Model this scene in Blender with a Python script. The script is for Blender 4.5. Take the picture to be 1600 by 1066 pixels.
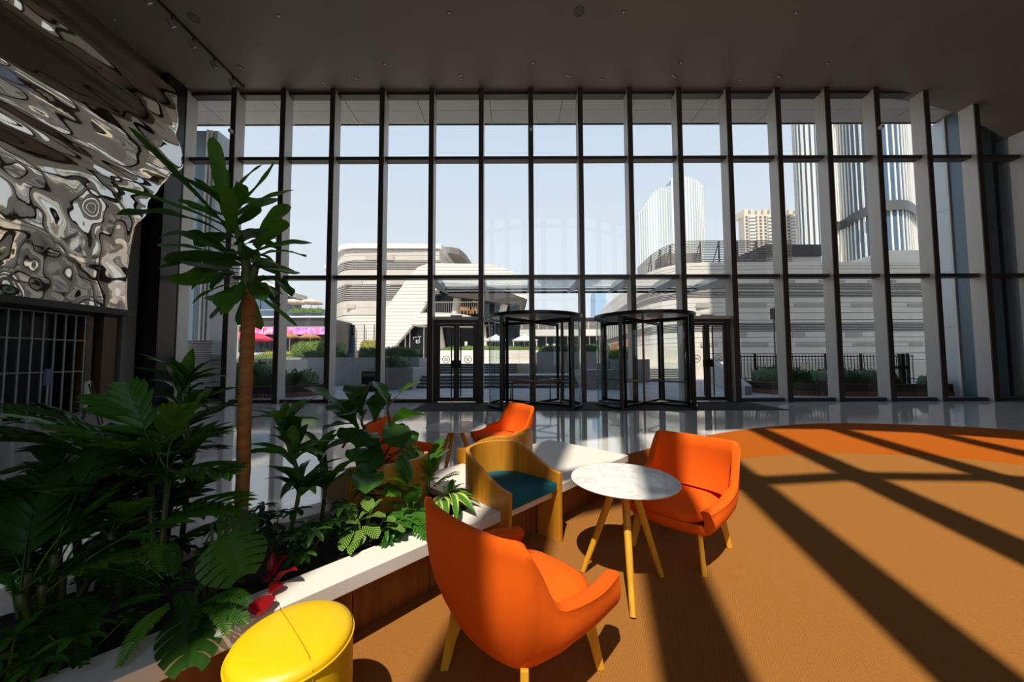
import bpy, math, random
from math import sin, cos, pi, radians, sqrt, atan2, exp
from mathutils import Vector, Matrix
SC = bpy.context.scene; COL = SC.collection
for o in list(bpy.data.objects): bpy.data.objects.remove(o)
RND = random.Random(7)
# ---------------------------------------------------------------- camera, sky, sun, exposure
EYE = 1.5; F = 550.0; PITCH = .0509; ROLL = -.00316
cam = bpy.data.cameras.new('camera'); cam.lens = 36 * F / 1600; cam.sensor_width = 36; cam.clip_end = 2000; cam.clip_start = .05
camo = bpy.data.objects.new('camera', cam); COL.objects.link(camo)
camo.matrix_world = Matrix.Translation((0, 0, EYE)) @ Matrix.Rotation(pi/2 + PITCH, 4, 'X') @ Matrix.Rotation(ROLL, 4, 'Z')
SC.camera = camo
SC.view_settings.view_transform = 'Standard'; SC.view_settings.look = 'None'
SC.view_settings.exposure = 0.0; SC.view_settings.gamma = 1.0; SC.view_settings.use_curve_mapping = False
SC.cycles.max_bounces = 10; SC.cycles.transparent_max_bounces = 24; SC.cycles.diffuse_bounces = 4; SC.cycles.glossy_bounces = 6
SC.cycles.caustics_reflective = False; SC.cycles.caustics_refractive = False
SC.cycles.sample_clamp_indirect = 6.0; SC.cycles.use_denoising = True
wd = bpy.data.worlds.new('sky'); SC.world = wd; wd.use_nodes = True
nt = wd.node_tree; bg = nt.nodes['Background']
tc = nt.nodes.new('ShaderNodeTexCoord'); sp = nt.nodes.new('ShaderNodeSeparateXYZ'); rp = nt.nodes.new('ShaderNodeValToRGB')
nt.links.new(tc.outputs['Generated'], sp.inputs[0]); nt.links.new(sp.outputs['Z'], rp.inputs[0]); nt.links.new(rp.outputs[0], bg.inputs[0])
e = rp.color_ramp.elements; e[0].position = 0; e[0].color = (.87, .92, .96, 1); e[1].position = 1; e[1].color = (.36, .55, .86, 1)
n = e.new(.30); n.color = (.81, .89, .98, 1); n = e.new(.6); n.color = (.66, .79, .97, 1)
bg.inputs[1].default_value = 1.0
SUN = Vector((.265, 1.0, -1.722)).normalized()
sl = bpy.data.lights.new('sun', 'SUN'); sl.energy = 6.6; sl.angle = radians(.6); sl.color = (1.0, .90, .76)
so = bpy.data.objects.new('sun', sl); COL.objects.link(so); so.rotation_euler = SUN.to_track_quat('-Z', 'Y').to_euler(); so.location = (-6, -30, 50)

# ---------------------------------------------------------------- helpers
_cm = camo.matrix_world.to_3x3()
def ray(px, py): return _cm @ Vector(((px - 800) / F, -(py - 533) / F, -1))
def W(px, py, Y):                       # point of the line of sight at depth Y
    d = ray(px, py); return Vector((0, 0, EYE)) + d * (Y / d.y)
def G(px, py, z=0):                     # ... at height z
    d = ray(px, py); return Vector((0, 0, EYE)) + d * ((z - EYE) / d.z)
def tag(o, label=None, cat=None, group=None, kind=None):
    if label: o['label'] = label
    if cat: o['category'] = cat
    if group: o['group'] = group
    if kind: o['kind'] = kind
    return o
def empty(name, loc=(0, 0, 0), rz=0, label=None, cat=None, group=None, kind=None):
    o = bpy.data.objects.new(name, None); COL.objects.link(o); o.empty_display_size = .1
    o.location = loc; o.rotation_euler = (0, 0, rz)
    return tag(o, label, cat, group, kind)
def link(name, me, parent=None, mw=None):
    o = bpy.data.objects.new(name, me); COL.objects.link(o)
    if parent is not None: o.parent = parent
    if mw is not None: o.matrix_local = mw
    return o
def kids(o): return [c for c in bpy.data.objects if c.parent == o]
def copy_tree(o, parent=None):
    c = o.copy(); COL.objects.link(c); c.parent = parent
    for ch in list(o.children): copy_tree(ch, c)
    return c
def catmull(P, n, closed=False):
    P = [Vector(p) for p in P]; out = []; m = len(P); segs = m if closed else m - 1
    for i in range(segs):
        p1 = P[i]; p2 = P[(i+1) % m]
        p0 = P[i-1] if (i > 0 or closed) else p1*2 - p2
        p3 = P[(i+2) % m] if (i + 2 < m or closed) else p2*2 - p1
        for k in range(n):
            t = k / n
            out.append(.5*((2*p1) + (p2-p0)*t + (2*p0-5*p1+4*p2-p3)*t*t + (3*p1-p0-3*p2+p3)*t**3))
    if not closed: out.append(P[-1])
    return out
class MB:
    def __init__(s): s.v = []; s.f = []
    def add(s, vs, fs):
        b = len(s.v); s.v += [tuple(v) for v in vs]; s.f += [tuple(b + i for i in f) for f in fs]; return s
    def box(s, a, b, M=None):
        x0, y0, z0 = a; x1, y1, z1 = b
        vs = [Vector(p) for p in ((x0,y0,z0),(x1,y0,z0),(x1,y1,z0),(x0,y1,z0),(x0,y0,z1),(x1,y0,z1),(x1,y1,z1),(x0,y1,z1))]
        if M is not None: vs = [M @ v for v in vs]
        return s.add(vs, [(0,3,2,1),(4,5,6,7),(0,1,5,4),(1,2,6,5),(2,3,7,6),(3,0,4,7)])
    def cbox(s, c, d, M=None): return s.box([c[i]-d[i]/2 for i in range(3)], [c[i]+d[i]/2 for i in range(3)], M)
    def prism(s, poly, z0, z1, M=None):             # poly: ccw (x, y)
        n = len(poly); vs = [Vector((p[0], p[1], z0)) for p in poly] + [Vector((p[0], p[1], z1)) for p in poly]
        if M is not None: vs = [M @ v for v in vs]
        return s.add(vs, [tuple(range(n-1, -1, -1)), tuple(range(n, 2*n))] + [(i, (i+1) % n, n+(i+1) % n, n+i) for i in range(n)])
    def tube(s, pts, r, seg=10, cap=True, flat=1.0):
        pts = [Vector(p) for p in pts]; n = len(pts)
        if not hasattr(r, '__len__'): r = [r]*n
        vs = []; fs = []; up = None
        for i, p in enumerate(pts):
            t = (pts[min(i+1, n-1)] - pts[max(i-1, 0)]).normalized()
            if up is None: up = Vector((0, 0, 1)) if abs(t.z) < .9 else Vector((1, 0, 0))
            a = t.cross(up).normalized(); b = a.cross(t).normalized(); up = b
            for k in range(seg):
                q = 2*pi*k/seg; vs.append(p + a*(r[i]*cos(q)) + b*(r[i]*flat*sin(q)))
        for i in range(n-1):
            for k in range(seg): fs.append((i*seg+k, i*seg+(k+1) % seg, (i+1)*seg+(k+1) % seg, (i+1)*seg+k))
        if cap: fs += [tuple(range(seg-1, -1, -1)), tuple((n-1)*seg+k for k in range(seg))]
        return s.add(vs, fs)
    def lathe(s, prof, seg=32, c=(0, 0, 0), a0=0, a1=2*pi):
        full = abs(a1-a0-2*pi) < 1e-6; m = seg if full else seg+1; vs = []; fs = []
        for r, z in prof:
            for k in range(m):
                q = a0+(a1-a0)*k/seg; vs.append((c[0]+r*cos(q), c[1]+r*sin(q), c[2]+z))
        for i in range(len(prof)-1):
            for k in range(seg): fs.append((i*m+k, i*m+(k+1) % m, (i+1)*m+(k+1) % m, (i+1)*m+k))
        return s.add(vs, fs)
    def grid(s, rows):
        nr = len(rows); nc = len(rows[0]); vs = [p for r in rows for p in r]
        return s.add(vs, [(i*nc+j, i*nc+j+1, (i+1)*nc+j+1, (i+1)*nc+j) for i in range(nr-1) for j in range(nc-1)])
    def strip(s, poly, z0, z1, t=0.0):              # vertical wall band along a polyline in plan; t: thickness to its right
        n = len(poly)
        if not t: return s.grid([[(p[0], p[1], z0) for p in poly], [(p[0], p[1], z1) for p in poly]])
        off = []
        for i in range(n):
            d = Vector(poly[min(i+1, n-1)][:2]) - Vector(poly[max(i-1, 0)][:2]); d.normalize(); off.append((poly[i][0]+d.y*t, poly[i][1]-d.x*t))
        a = [(p[0], p[1], z0) for p in poly]; b = [(p[0], p[1], z1) for p in poly]; c = [(p[0], p[1], z1) for p in off]; d = [(p[0], p[1], z0) for p in off]
        return s.grid([a, b, c, d, a])
    def mesh(s, name, m=None, smooth=None):
        me = bpy.data.meshes.new(name); me.from_pydata(s.v, [], s.f); me.update()
        if m: me.materials.append(m)
        if smooth:
            me.polygons.foreach_set('use_smooth', [True]*len(me.polygons))
            if smooth < 170: me.set_sharp_from_angle(angle=radians(smooth))
        return me
    def build(s, name, m, parent=None, smooth=None, bevel=0, seg=2, sub=0, loc=None, kind=None):
        o = link(name, s.mesh(name, m, smooth), parent)
        if loc: o.location = loc
        if bevel:
            b = o.modifiers.new('bevel', 'BEVEL'); b.width = bevel; b.segments = seg; b.limit_method = 'ANGLE'; b.angle_limit = radians(40); b.harden_normals = False
        if sub:
            b = o.modifiers.new('subsurf', 'SUBSURF'); b.levels = sub; b.render_levels = sub
        if kind: o['kind'] = kind
        return o
def struct(name, mb, m, parent=None, **k):
    o = mb.build(name, m, parent, **k)
    if parent is None: o['kind'] = 'structure'
    return o
MATS = {}
def mat(name, col, rough=.5, metal=0.0, spec=.5, noise=None, bump=None, stretch=(1, 1, 1), coat=0.0, emit=None, trans=None):
    """principled; noise = (scale, amount 0..1, second colour); bump = (scale, strength); trans = translucent share (leaves)"""
    if name in MATS: return MATS[name]
    m = bpy.data.materials.new(name); m.use_nodes = True; t = m.node_tree; N = t.nodes; L = t.links
    b = N['Principled BSDF']; b.inputs['Base Color'].default_value = (*col, 1); b.inputs['Roughness'].default_value = rough
    b.inputs['Metallic'].default_value = metal; b.inputs['Specular IOR Level'].default_value = spec; b.inputs['Coat Weight'].default_value = coat; b.inputs['Coat Roughness'].default_value = .08
    if noise or bump:
        c = N.new('ShaderNodeTexCoord'); mp = N.new('ShaderNodeMapping'); mp.inputs['Scale'].default_value = stretch; L.new(c.outputs['Object'], mp.inputs[0])
    src = None
    if noise:
        n = N.new('ShaderNodeTexNoise'); n.inputs['Scale'].default_value = noise[0]; n.inputs['Detail'].default_value = 5; L.new(mp.outputs[0], n.inputs['Vector'])
        r = N.new('ShaderNodeMapRange'); r.inputs[1].default_value = .35; r.inputs[2].default_value = .65; r.inputs[4].default_value = noise[1]; L.new(n.outputs['Fac'], r.inputs[0])
        x = N.new('ShaderNodeMixRGB'); x.inputs[1].default_value = (*col, 1); x.inputs[2].default_value = (*noise[2], 1); L.new(r.outputs[0], x.inputs[0]); L.new(x.outputs[0], b.inputs['Base Color']); src = x.outputs[0]
    if bump:
        n = N.new('ShaderNodeTexNoise'); n.inputs['Scale'].default_value = bump[0]; n.inputs['Detail'].default_value = 3; L.new(mp.outputs[0], n.inputs['Vector'])
        q = N.new('ShaderNodeBump'); q.inputs['Strength'].default_value = bump[1]; q.inputs['Distance'].default_value = .01; L.new(n.outputs['Fac'], q.inputs['Height']); L.new(q.outputs[0], b.inputs['Normal'])
    if emit: b.inputs['Emission Color'].default_value = (*emit[:3], 1); b.inputs['Emission Strength'].default_value = emit[3]
    if trans:
        tr = N.new('ShaderNodeBsdfTranslucent'); tr.inputs[0].default_value = (min(1, col[0]*2.2), min(1, col[1]*2.0), col[2]*.8, 1)
        mx = N.new('ShaderNodeMixShader'); mx.inputs[0].default_value = trans; L.new(b.outputs[0], mx.inputs[1]); L.new(tr.outputs[0], mx.inputs[2]); L.new(mx.outputs[0], N['Material Output'].inputs[0])
    MATS[name] = m; return m
def nodes(name):
    m = bpy.data.materials.new(name); m.use_nodes = True; MATS[name] = m; t = m.node_tree
    return m, t.nodes, t.links, t.nodes['Principled BSDF']
def glass(name, tint=(.93, .95, .95), ior=1.45, gl=(.9, .95, 1)):
    m = bpy.data.materials.new(name); m.use_nodes = True; t = m.node_tree; N = t.nodes; L = t.links
    N.remove(N['Principled BSDF']); a = N.new('ShaderNodeBsdfTransparent'); a.inputs[0].default_value = (*tint, 1)
    g = N.new('ShaderNodeBsdfGlossy'); g.inputs['Roughness'].default_value = 0.0; g.inputs[0].default_value = (*gl, 1)
    x = N.new('ShaderNodeMixShader'); ge = N.new('ShaderNodeNewGeometry'); d = N.new('ShaderNodeVectorMath'); d.operation = 'DOT_PRODUCT'
    L.new(ge.outputs['Normal'], d.inputs[0]); L.new(ge.outputs['Incoming'], d.inputs[1])
    def mth(op, a, b=None):
        q = N.new('ShaderNodeMath'); q.operation = op; L.new(a, q.inputs[0])
        if b is not None: q.inputs[1].default_value = b
        return q.outputs[0]
    q = N.new('ShaderNodeMath'); q.operation = 'SUBTRACT'; q.inputs[0].default_value = 1; L.new(mth('ABSOLUTE', d.outputs['Value']), q.inputs[1])
    f0 = ((ior-1)/(ior+1))**2 * 1.8
    fr = mth('ADD', mth('MULTIPLY', mth('POWER', q.outputs[0], 5), 1-f0), f0)      # Schlick, the same from both sides
    L.new(fr, x.inputs[0]); L.new(a.outputs[0], x.inputs[1]); L.new(g.outputs[0], x.inputs[2]); L.new(x.outputs[0], N['Material Output'].inputs[0])
    MATS[name] = m; return m
def wood(name, c1, c2, axis=2, scale=14, rough=.42):
    m, N, L, b = nodes(name); c = N.new('ShaderNodeTexCoord'); mp = N.new('ShaderNodeMapping'); s = [scale]*3; s[axis] = scale*.06; mp.inputs['Scale'].default_value = s
    L.new(c.outputs['Object'], mp.inputs[0]); n = N.new('ShaderNodeTexNoise'); n.inputs['Scale'].default_value = 1.6; n.inputs['Detail'].default_value = 6; n.inputs['Distortion'].default_value = .6
    L.new(mp.outputs[0], n.inputs['Vector']); r = N.new('ShaderNodeValToRGB'); r.color_ramp.elements[0].position = .35; r.color_ramp.elements[1].position = .68
    r.color_ramp.elements[0].color = (*c1, 1); r.color_ramp.elements[1].color = (*c2, 1); L.new(n.outputs['Fac'], r.inputs[0]); L.new(r.outputs[0], b.inputs['Base Color'])
    q = N.new('ShaderNodeBump'); q.inputs['Strength'].default_value = .08; q.inputs['Distance'].default_value = .004; L.new(n.outputs['Fac'], q.inputs['Height']); L.new(q.outputs[0], b.inputs['Normal'])
    b.inputs['Roughness'].default_value = rough; return m
def lines(name, col, dark, axis=2, pitch=.3, width=.06, rough=.5, noise=None):      # thin board joints far away: colour of the joint + bump
    m, N, L, b = nodes(name); c = N.new('ShaderNodeTexCoord'); s = N.new('ShaderNodeSeparateXYZ'); L.new(c.outputs['Object'], s.inputs[0])
    d = N.new('ShaderNodeMath'); d.operation = 'DIVIDE'; d.inputs[1].default_value = pitch; L.new(s.outputs[axis], d.inputs[0])
    f = N.new('ShaderNodeMath'); f.operation = 'FRACT'; L.new(d.outputs[0], f.inputs[0])
    g = N.new('ShaderNodeMath'); g.operation = 'LESS_THAN'; g.inputs[1].default_value = width; L.new(f.outputs[0], g.inputs[0])
    x = N.new('ShaderNodeMixRGB'); x.inputs[1].default_value = (*col, 1); x.inputs[2].default_value = (*dark, 1); L.new(g.outputs[0], x.inputs[0]); L.new(x.outputs[0], b.inputs['Base Color'])
    b.inputs['Roughness'].default_value = rough; return m

# ---------------------------------------------------------------- materials
ALU = mat('brushed_aluminium', (.56, .53, .49), .45, .15, noise=(3, .35, (.47, .445, .41)), stretch=(6, 6, .4))
ALU_D = mat('dark_bronze', (.055, .046, .038), .4, .3)
BLACKM = mat('black_metal', (.018, .016, .015), .32, .4)
GLASS = glass('clear_glass'); GLASS_C = glass('canopy_glass', (.92, .94, .94), 1.5); t_ = GLASS_C.node_tree; x_ = t_.nodes.new('ShaderNodeMixShader'); d_ = t_.nodes.new('ShaderNodeBsdfTranslucent'); d_.inputs[0].default_value = (.8, .82, .82, 1); x_.inputs[0].default_value = .16   # frosted dots
o_ = t_.nodes['Material Output']; t_.links.new(o_.inputs[0].links[0].from_socket, x_.inputs[1]); t_.links.new(d_.outputs[0], x_.inputs[2]); t_.links.new(x_.outputs[0], o_.inputs[0])
GLASS_G = glass('green_edge_glass', (.80, .88, .87), 1.5)
MAT_DARK = mat('entrance_mat', (.028, .024, .02), .9, bump=(400, .5))
CEIL = mat('ceiling_brown', (.215, .185, .142), .55, noise=(.5, .6, (.185, .158, .120)))
SOFFIT = mat('soffit_panel', (.60, .595, .58), .6, noise=(1.2, .3, (.55, .545, .53)))
CONC = mat('grey_concrete', (.36, .365, .37), .8, noise=(1.3, .6, (.27, .275, .285)), bump=(12, .15))
DARKW = mat('dark_wall', (.022, .02, .018), .35)
STONE = mat('cream_stone', (.80, .75, .68), .45, noise=(60, .25, (.66, .60, .53)), bump=(90, .05))
OAK = wood('oak_veneer', (.52, .20, .012), (.66, .29, .022))
OAKL = wood('yellow_oak', (.60, .27, .015), (.76, .40, .025))
WOODB = wood('red_brown_board', (.17, .05, .014), (.25, .085, .022))
ORANGE = mat('orange_felt', (.86, .125, .004), .85, spec=.2, bump=(500, .12), noise=(8, .25, (.80, .105, .003)))
TEAL = mat('teal_felt', (.008, .115, .145), .85, spec=.2, bump=(500, .12))
YELLOW = mat('yellow_leather', (.88, .56, .006), .38, noise=(14, .3, (.83, .50, .005)), bump=(120, .06))
SOIL = mat('dark_soil', (.018, .012, .008), .95, bump=(40, 1))
RED = mat('red_gloss', (.35, .004, .006), .3)
WHITE = mat('white_paint', (.70, .69, .66), .5)
# ---------------------------------------------------------------- the building: floor, ceiling, walls
FLOORM, N_, L_, b_ = nodes('polished_white_tile')
b_.inputs['Roughness'].default_value = .055; b_.inputs['Specular IOR Level'].default_value = 1.0; b_.inputs['IOR'].default_value = 2.0
c_ = N_.new('ShaderNodeTexCoord'); n_ = N_.new('ShaderNodeTexNoise'); n_.inputs['Scale'].default_value = 1.1; n_.inputs['Detail'].default_value = 7; n_.inputs['Distortion'].default_value = 1.2
r_ = N_.new('ShaderNodeValToRGB'); r_.color_ramp.elements[0].color = (.60, .585, .56, 1); r_.color_ramp.elements[1].color = (.68, .665, .64, 1)
L_.new(c_.outputs['Object'], n_.inputs['Vector']); L_.new(n_.outputs['Fac'], r_.inputs[0]); L_.new(r_.outputs[0], b_.inputs['Base Color'])
n2 = N_.new('ShaderNodeTexNoise'); n2.inputs['Scale'].default_value = 2.2; q_ = N_.new('ShaderNodeBump'); q_.inputs['Strength'].default_value = .012; q_.inputs['Distance'].default_value = .02
L_.new(c_.outputs['Object'], n2.inputs['Vector']); L_.new(n2.outputs['Fac'], q_.inputs['Height']); L_.new(q_.outputs[0], b_.inputs['Normal'])
FY = 12.11; GY = 12.50; CZ = 11.17; S = 1.763
def mx(i): return -11.65 + S*i
floor = struct('floor', MB().box((-13, -10, -.30), (20.5, 12.62, -.004)), FLOORM)
T = 1.2; tile_me = MB().box((.0015, .0015, -.02), (T-.0015, T-.0015, 0)).mesh('tile', FLOORM)
for i in range(-10, 10):
    for j in range(1, 10):
        x, y = i*T, 1.44 + j*T
        if (x > -2.4 and y < 3.4) or (2.2 < x and y + T < 6.0) or y + T > 12.62: continue
        if x > 3.2 and y + T < 7.4 and x < 10.5: continue
        if x < -9.7 and y < 4: continue
        link('tile', tile_me, floor, Matrix.Translation((x, y, 0)))
# ceiling: flat, rolling down on the right
cx = [-13, -6, 0, 4.0, 4.8, 5.5, 6.3, 7.1, 8.2, 10, 12, 13.1, 14, 14.65, 15.3, 15.87, 16.4, 16.89, 17.55, 18.2, 19, 20.5]
czs = [CZ]*11 + [11.15, 11.12, 11.04, 10.93, 10.75, 10.58, 10.37, 10.01, 9.59, 8.95, 7.5]
cyf = [1.1, 1.1, 1.1, 1.1, 1.1, 1.08, .72, .27, -.5, -2.0, -4, -5, -5.5, -6, -6.3, -6.7, -7, -7.4, -7.8, -8.2, -8.6, -9.4]
P = catmull([(a, 0, b) for a, b in zip(cx[11:], czs[11:])], 3)
rows = [[(x, yf, z) for x, yf, z in zip(cx, cyf, czs)], [(x, FY + .5, z) for x, z in zip(cx, czs)]]
up = [[(x, y, CZ + .9) for x, y, z in r] for r in rows]
mb = MB().grid([rows[0], rows[1], up[1], up[0], rows[0]])
struct('ceiling', mb, CEIL, smooth=30)
# upper wall of the tall bay behind the camera, roof and the mass above
mb = MB().strip([(x, y + .02) for x, y in zip(cx, cyf)], CZ, 17.7); struct('wall_upper', mb, mat('upper_wall', (.20, .17, .14), .8))
fas = struct('wall_fascia', MB().box((-14, 14.0, CZ), (22, 14.12, 18)), WHITE)
struct('wall_tower', MB().box((13.9, 3, 18.0), (70, 14.0, 66)), WHITE)
struct('wall_left', MB().box((-13.2, -12, 0), (-13, 12.6, 17.6)), DARKW)
struct('wall_right', MB().box((20.4, -12, 0), (20.6, 12.6, 17.6)), mat('right_wall', (.10, .09, .08), .7))
# soffit outside, panel by panel
sof = struct('soffit', MB().box((-13.5, 12.62, CZ + .03), (21, 14.1, CZ + .2)), DARKW)
for i in range(12):
    x0 = -14.4 + 2.72*i
    for y0, y1 in ((12.62, 13.22), (13.235, 14.08)):
        link('panel', MB().box((x0 + .012, y0, CZ), (x0 + 2.708, y1, CZ + .035)).mesh('panel', SOFFIT), sof)
# rear glass wall: its mullions cast the stripes on the carpet
x4 = [-.70, .38, 1.51, 2.77, 4.24, 5.91, 7.55, 9.2, 10.9, 12.6, 14.6]
yk = [-4.3, -3.6, -3.0, -2.65, -2.45, -2.55, -3.0, -3.6, -4.4, -5.4, -6.8]
RP = [(a + .265*(y - 4), y) for a, y in zip(x4, yk)]
win2 = empty('window_2', kind='structure')
for k, (x, y) in enumerate(RP): MB().box((x-.19, y-.14, 0), (x+.19, y+.14, 17.6)).build('mullion', ALU_D, win2)
for a, b in zip(RP[:-1], RP[1:]):
    for z in (.1, 6.2, 12.05, 17.5):
        d = (Vector(b)-Vector(a)).normalized(); nx, ny = -d.y*.09, d.x*.09
        MB().prism([(a[0]+nx, a[1]+ny), (a[0]-nx, a[1]-ny), (b[0]-nx, b[1]-ny), (b[0]+nx, b[1]+ny)], z-.13, z+.13).build('transom', ALU_D, win2)
    for z0, z1 in ((.2, 6.1), (6.3, 11.95), (12.15, 17.4)):
        MB().add([(*a, z0), (*b, z0), (*b, z1), (*a, z1)], [(0, 1, 2, 3)]).build('pane', GLASS, win2)
struct('roof', MB().prism([(-13.2, -8)] + [(-9, -7.2), (-4.5, -6.3)] + RP + [(16, -8.6), (20.7, -11), (20.7, 14.1), (-13.2, 14.1)], 17.62, 18.0), DARKW)
struct('wall_back', MB().strip([(-13.1, -8), (-9, -7.2), (-4.5, -6.3), RP[0]], 0, 17.6, .2), mat('back_wall', (.16, .13, .11), .7))
struct('wall_back_right', MB().strip([RP[-1], (16, -8.6), (20.5, -11)], 0, 17.6, .2), mat('back_wall', (.16, .13, .11), .7))
# ---------------------------------------------------------------- the glass front: fins, transoms, panes
win = empty('window_1', kind='structure')
for i in range(-1, 19):
    h = CZ
    MB().box((mx(i)-.082, FY, 0), (mx(i)+.082, GY + .04, h)).build('mullion', ALU, win)
    # dark strip on each fin's room edge: its shade put into the colour
    MB().box((mx(i)-.086, FY-.03, 0), (mx(i)+.086, FY+.004, h)).build('mullion_shade', ALU_D, win)
for i in range(-1, 18):
    x0, x1 = mx(i)+.082, mx(i+1)-.082
    drum = i in (6, 7, 8, 9); dd = i in (5, 10)
    for z in ([4.40, 8.70, 11.12] if (drum or dd) else [.06, 4.40, 8.70, 11.12]):
        MB().box((x0, GY-.24, z-.06), (x1, GY+.04, z+.06)).build('transom', ALU_D, win)
    zs = [(.12, 4.34), (4.46, 8.64), (8.76, 11.06)]
    if drum: zs[0] = (2.95, 4.34)
    if dd: zs[0] = (3.0, 4.34)
    for z0, z1 in zs: MB().add([(x0, GY, z0), (x1, GY, z0), (x1, GY, z1), (x0, GY, z1)], [(0, 1, 2, 3)]).build('pane', GLASS, win)
    if drum: MB().box((x0, GY-.15, 2.83), (x1, GY+.04, 2.95)).build('transom', ALU, win)
# ---------------------------------------------------------------- double doors
def sign_ring(parent, x, y, z, r=.135):
    mb = MB(); mb.lathe([(r-.022, 0), (r, 0), (r, .006), (r-.022, .006), (r-.022, 0)], 28)
    for k in (-1, 0, 1): mb.box((-.07 + .01*abs(k), -.014 + .034*k, 0), (.07 - .01*abs(k), .004 + .034*k, .006))
    M = Matrix.Translation((x, y, z)) @ Matrix.Rotation(pi/2, 4, 'X')
    o = mb.build('round_sticker', mat('sticker', (.10, .085, .07), .6), parent); o.matrix_local = M
for n, i in (('door_1', 5), ('door_2', 10)):
    x0, x1 = mx(i)+.082, mx(i+1)-.082; y = GY-.1; xc = (x0+x1)/2
    dr = empty(n, kind='structure')
    fr = MB().box((x0, y-.06, 0), (x0+.13, y+.08, 2.88)).box((x1-.13, y-.06, 0), (x1, y+.08, 2.88)).box((x0, y-.08, 2.76), (x1, y+.08, 2.88))
    fr.build('door_frame', ALU_D, dr)
    MB().box((x0, y-.14, 2.88), (x1, y+.08, 2.99)).box((xc-.2, y-.14, 2.99), (xc+.2, y+.02, 3.04)).build('header', ALU, dr)
    for s in (0, 1):
        a, b = (x0+.13, xc-.004) if s == 0 else (xc+.004, x1-.13)
        st, hs = .09, .10
        lf = MB().box((a, y-.03, .02), (a+st, y+.03, 2.75)).box((b-st, y-.03, .02), (b, y+.03, 2.75)).box((a+st, y-.03, .02), (b-st, y+.03, .16)).box((a+st, y-.03, 2.66), (b-st, y+.03, 2.75)).build('door_leaf', ALU_D, dr)
        MB().add([(a+st, y, .16), (b-st, y, .16), (b-st, y, 2.66), (a+st, y, 2.66)], [(0, 1, 2, 3)]).build('pane', GLASS, lf)
        hx = b-st-.07 if s == 0 else a+st+.07
        h = MB().tube([(hx, y-.09, .2), (hx, y-.09, 2.6)], .022, 10)
        for z in (.4, 1.4, 2.4): h.tube([(hx, y-.09, z), (hx, y, z)], .012, 6)
        h.build('handle', BLACKM, lf, smooth=40)
        sign_ring(lf, (a+b)/2 + (-.03 if s == 0 else .06), y-.006, 1.49)
    MB().box((xc-.17, y-.075, 1.2), (xc+.17, y-.032, 1.46)).build('lock_box', BLACKM, dr)
# ---------------------------------------------------------------- revolving doors
BRASS = mat('worn_bronze', (.20, .12, .06), .32, .8)
def revolving(x, y, rot, label):
    R = 1.52; H = 2.78
    t = empty('revolving_door', (x, y, .0125), 0, label, 'revolving door', 'revolving doors in the glass front')
    mb = MB().lathe([(R-.09, H), (R+.02, H), (R+.02, H+.10), (R-.09, H+.10), (R-.09, H)], 64); mb.build('ring', BLACKM, t, smooth=40)
    mb = MB().lathe([(.0, H+.03), (R-.09, H+.03), (R-.09, H+.06), (0, H+.06)], 48); mb.build('canopy', mat('canopy_disc', (.62, .58, .52), .3), t, smooth=30)
    for q in (pi/4, 3*pi/4, 5*pi/4, 7*pi/4):
        c, s = cos(q)*(R-.03), sin(q)*(R-.03)
        MB().box((c-.05, s-.05, 0), (c+.05, s+.05, H)).build('post', BLACKM, t, bevel=.008)
    for a0, a1 in ((-pi/4, pi/4), (3*pi/4, 5*pi/4)):
        MB().lathe([(R-.03, .06), (R-.03, H)], 24, a0=a0, a1=a1).build('curved_pane', GLASS_G, t, smooth=180)
        MB().lathe([(R-.05, 0), (R, 0), (R, .07), (R-.05, .07), (R-.05, 0)], 24, a0=a0, a1=a1).build('bottom_rail', BLACKM, t, smooth=40)
    MB().tube([(0, 0, 0), (0, 0, H+.05)], .035, 12).build('centre_post', BRASS, t, smooth=40)
    for k in range(4):
        q = rot + k*pi/2; M = Matrix.Rotation(q, 4, 'Z'); w = R-.14
        wg = MB().box((.05, -.03, .03), (w, .03, .11), M).box((.05, -.03, H-.14), (w, .03, H-.04), M).box((w-.07, -.03, .11), (w, .03, H-.14), M).build('wing', BLACKM, t)
        MB().add([M @ Vector(p) for p in ((.05, 0, .11), (w-.07, 0, .11), (w-.07, 0, H-.14), (.05, 0, H-.14))], [(0, 1, 2, 3)]).build('pane', GLASS, wg)
        MB().tube([M @ Vector((.1, -.05, .78)), M @ Vector((w-.1, -.05, .78))], .02, 8).build('push_bar', BRASS, wg, smooth=40)
    return t
RD1 = revolving(.735, 11.48, radians(45+4), 'revolving door nearer the left-hand double doors, guard rail inside its drum')
RD2 = revolving(4.26, 11.42, radians(45+2), 'revolving door beside the right-hand double doors, without a guard rail')
for y, x0, x1 in ((-.92, -.72, .72), (.92, -.78, .6)):
    MB().tube([(x0, y, .02), (x0, y, .82), (x1, y, .82), (x1, y, .02)], .028, 8).build('guard_rail', BRASS, RD1, smooth=50)
mt = MB().box((-2.95, 10.24, .0), (8.0, 12.3, .012)).build('entrance_mat', MAT_DARK)
tag(mt, 'long dark brown doormat under the revolving doors and swing doors', 'doormat')
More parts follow.
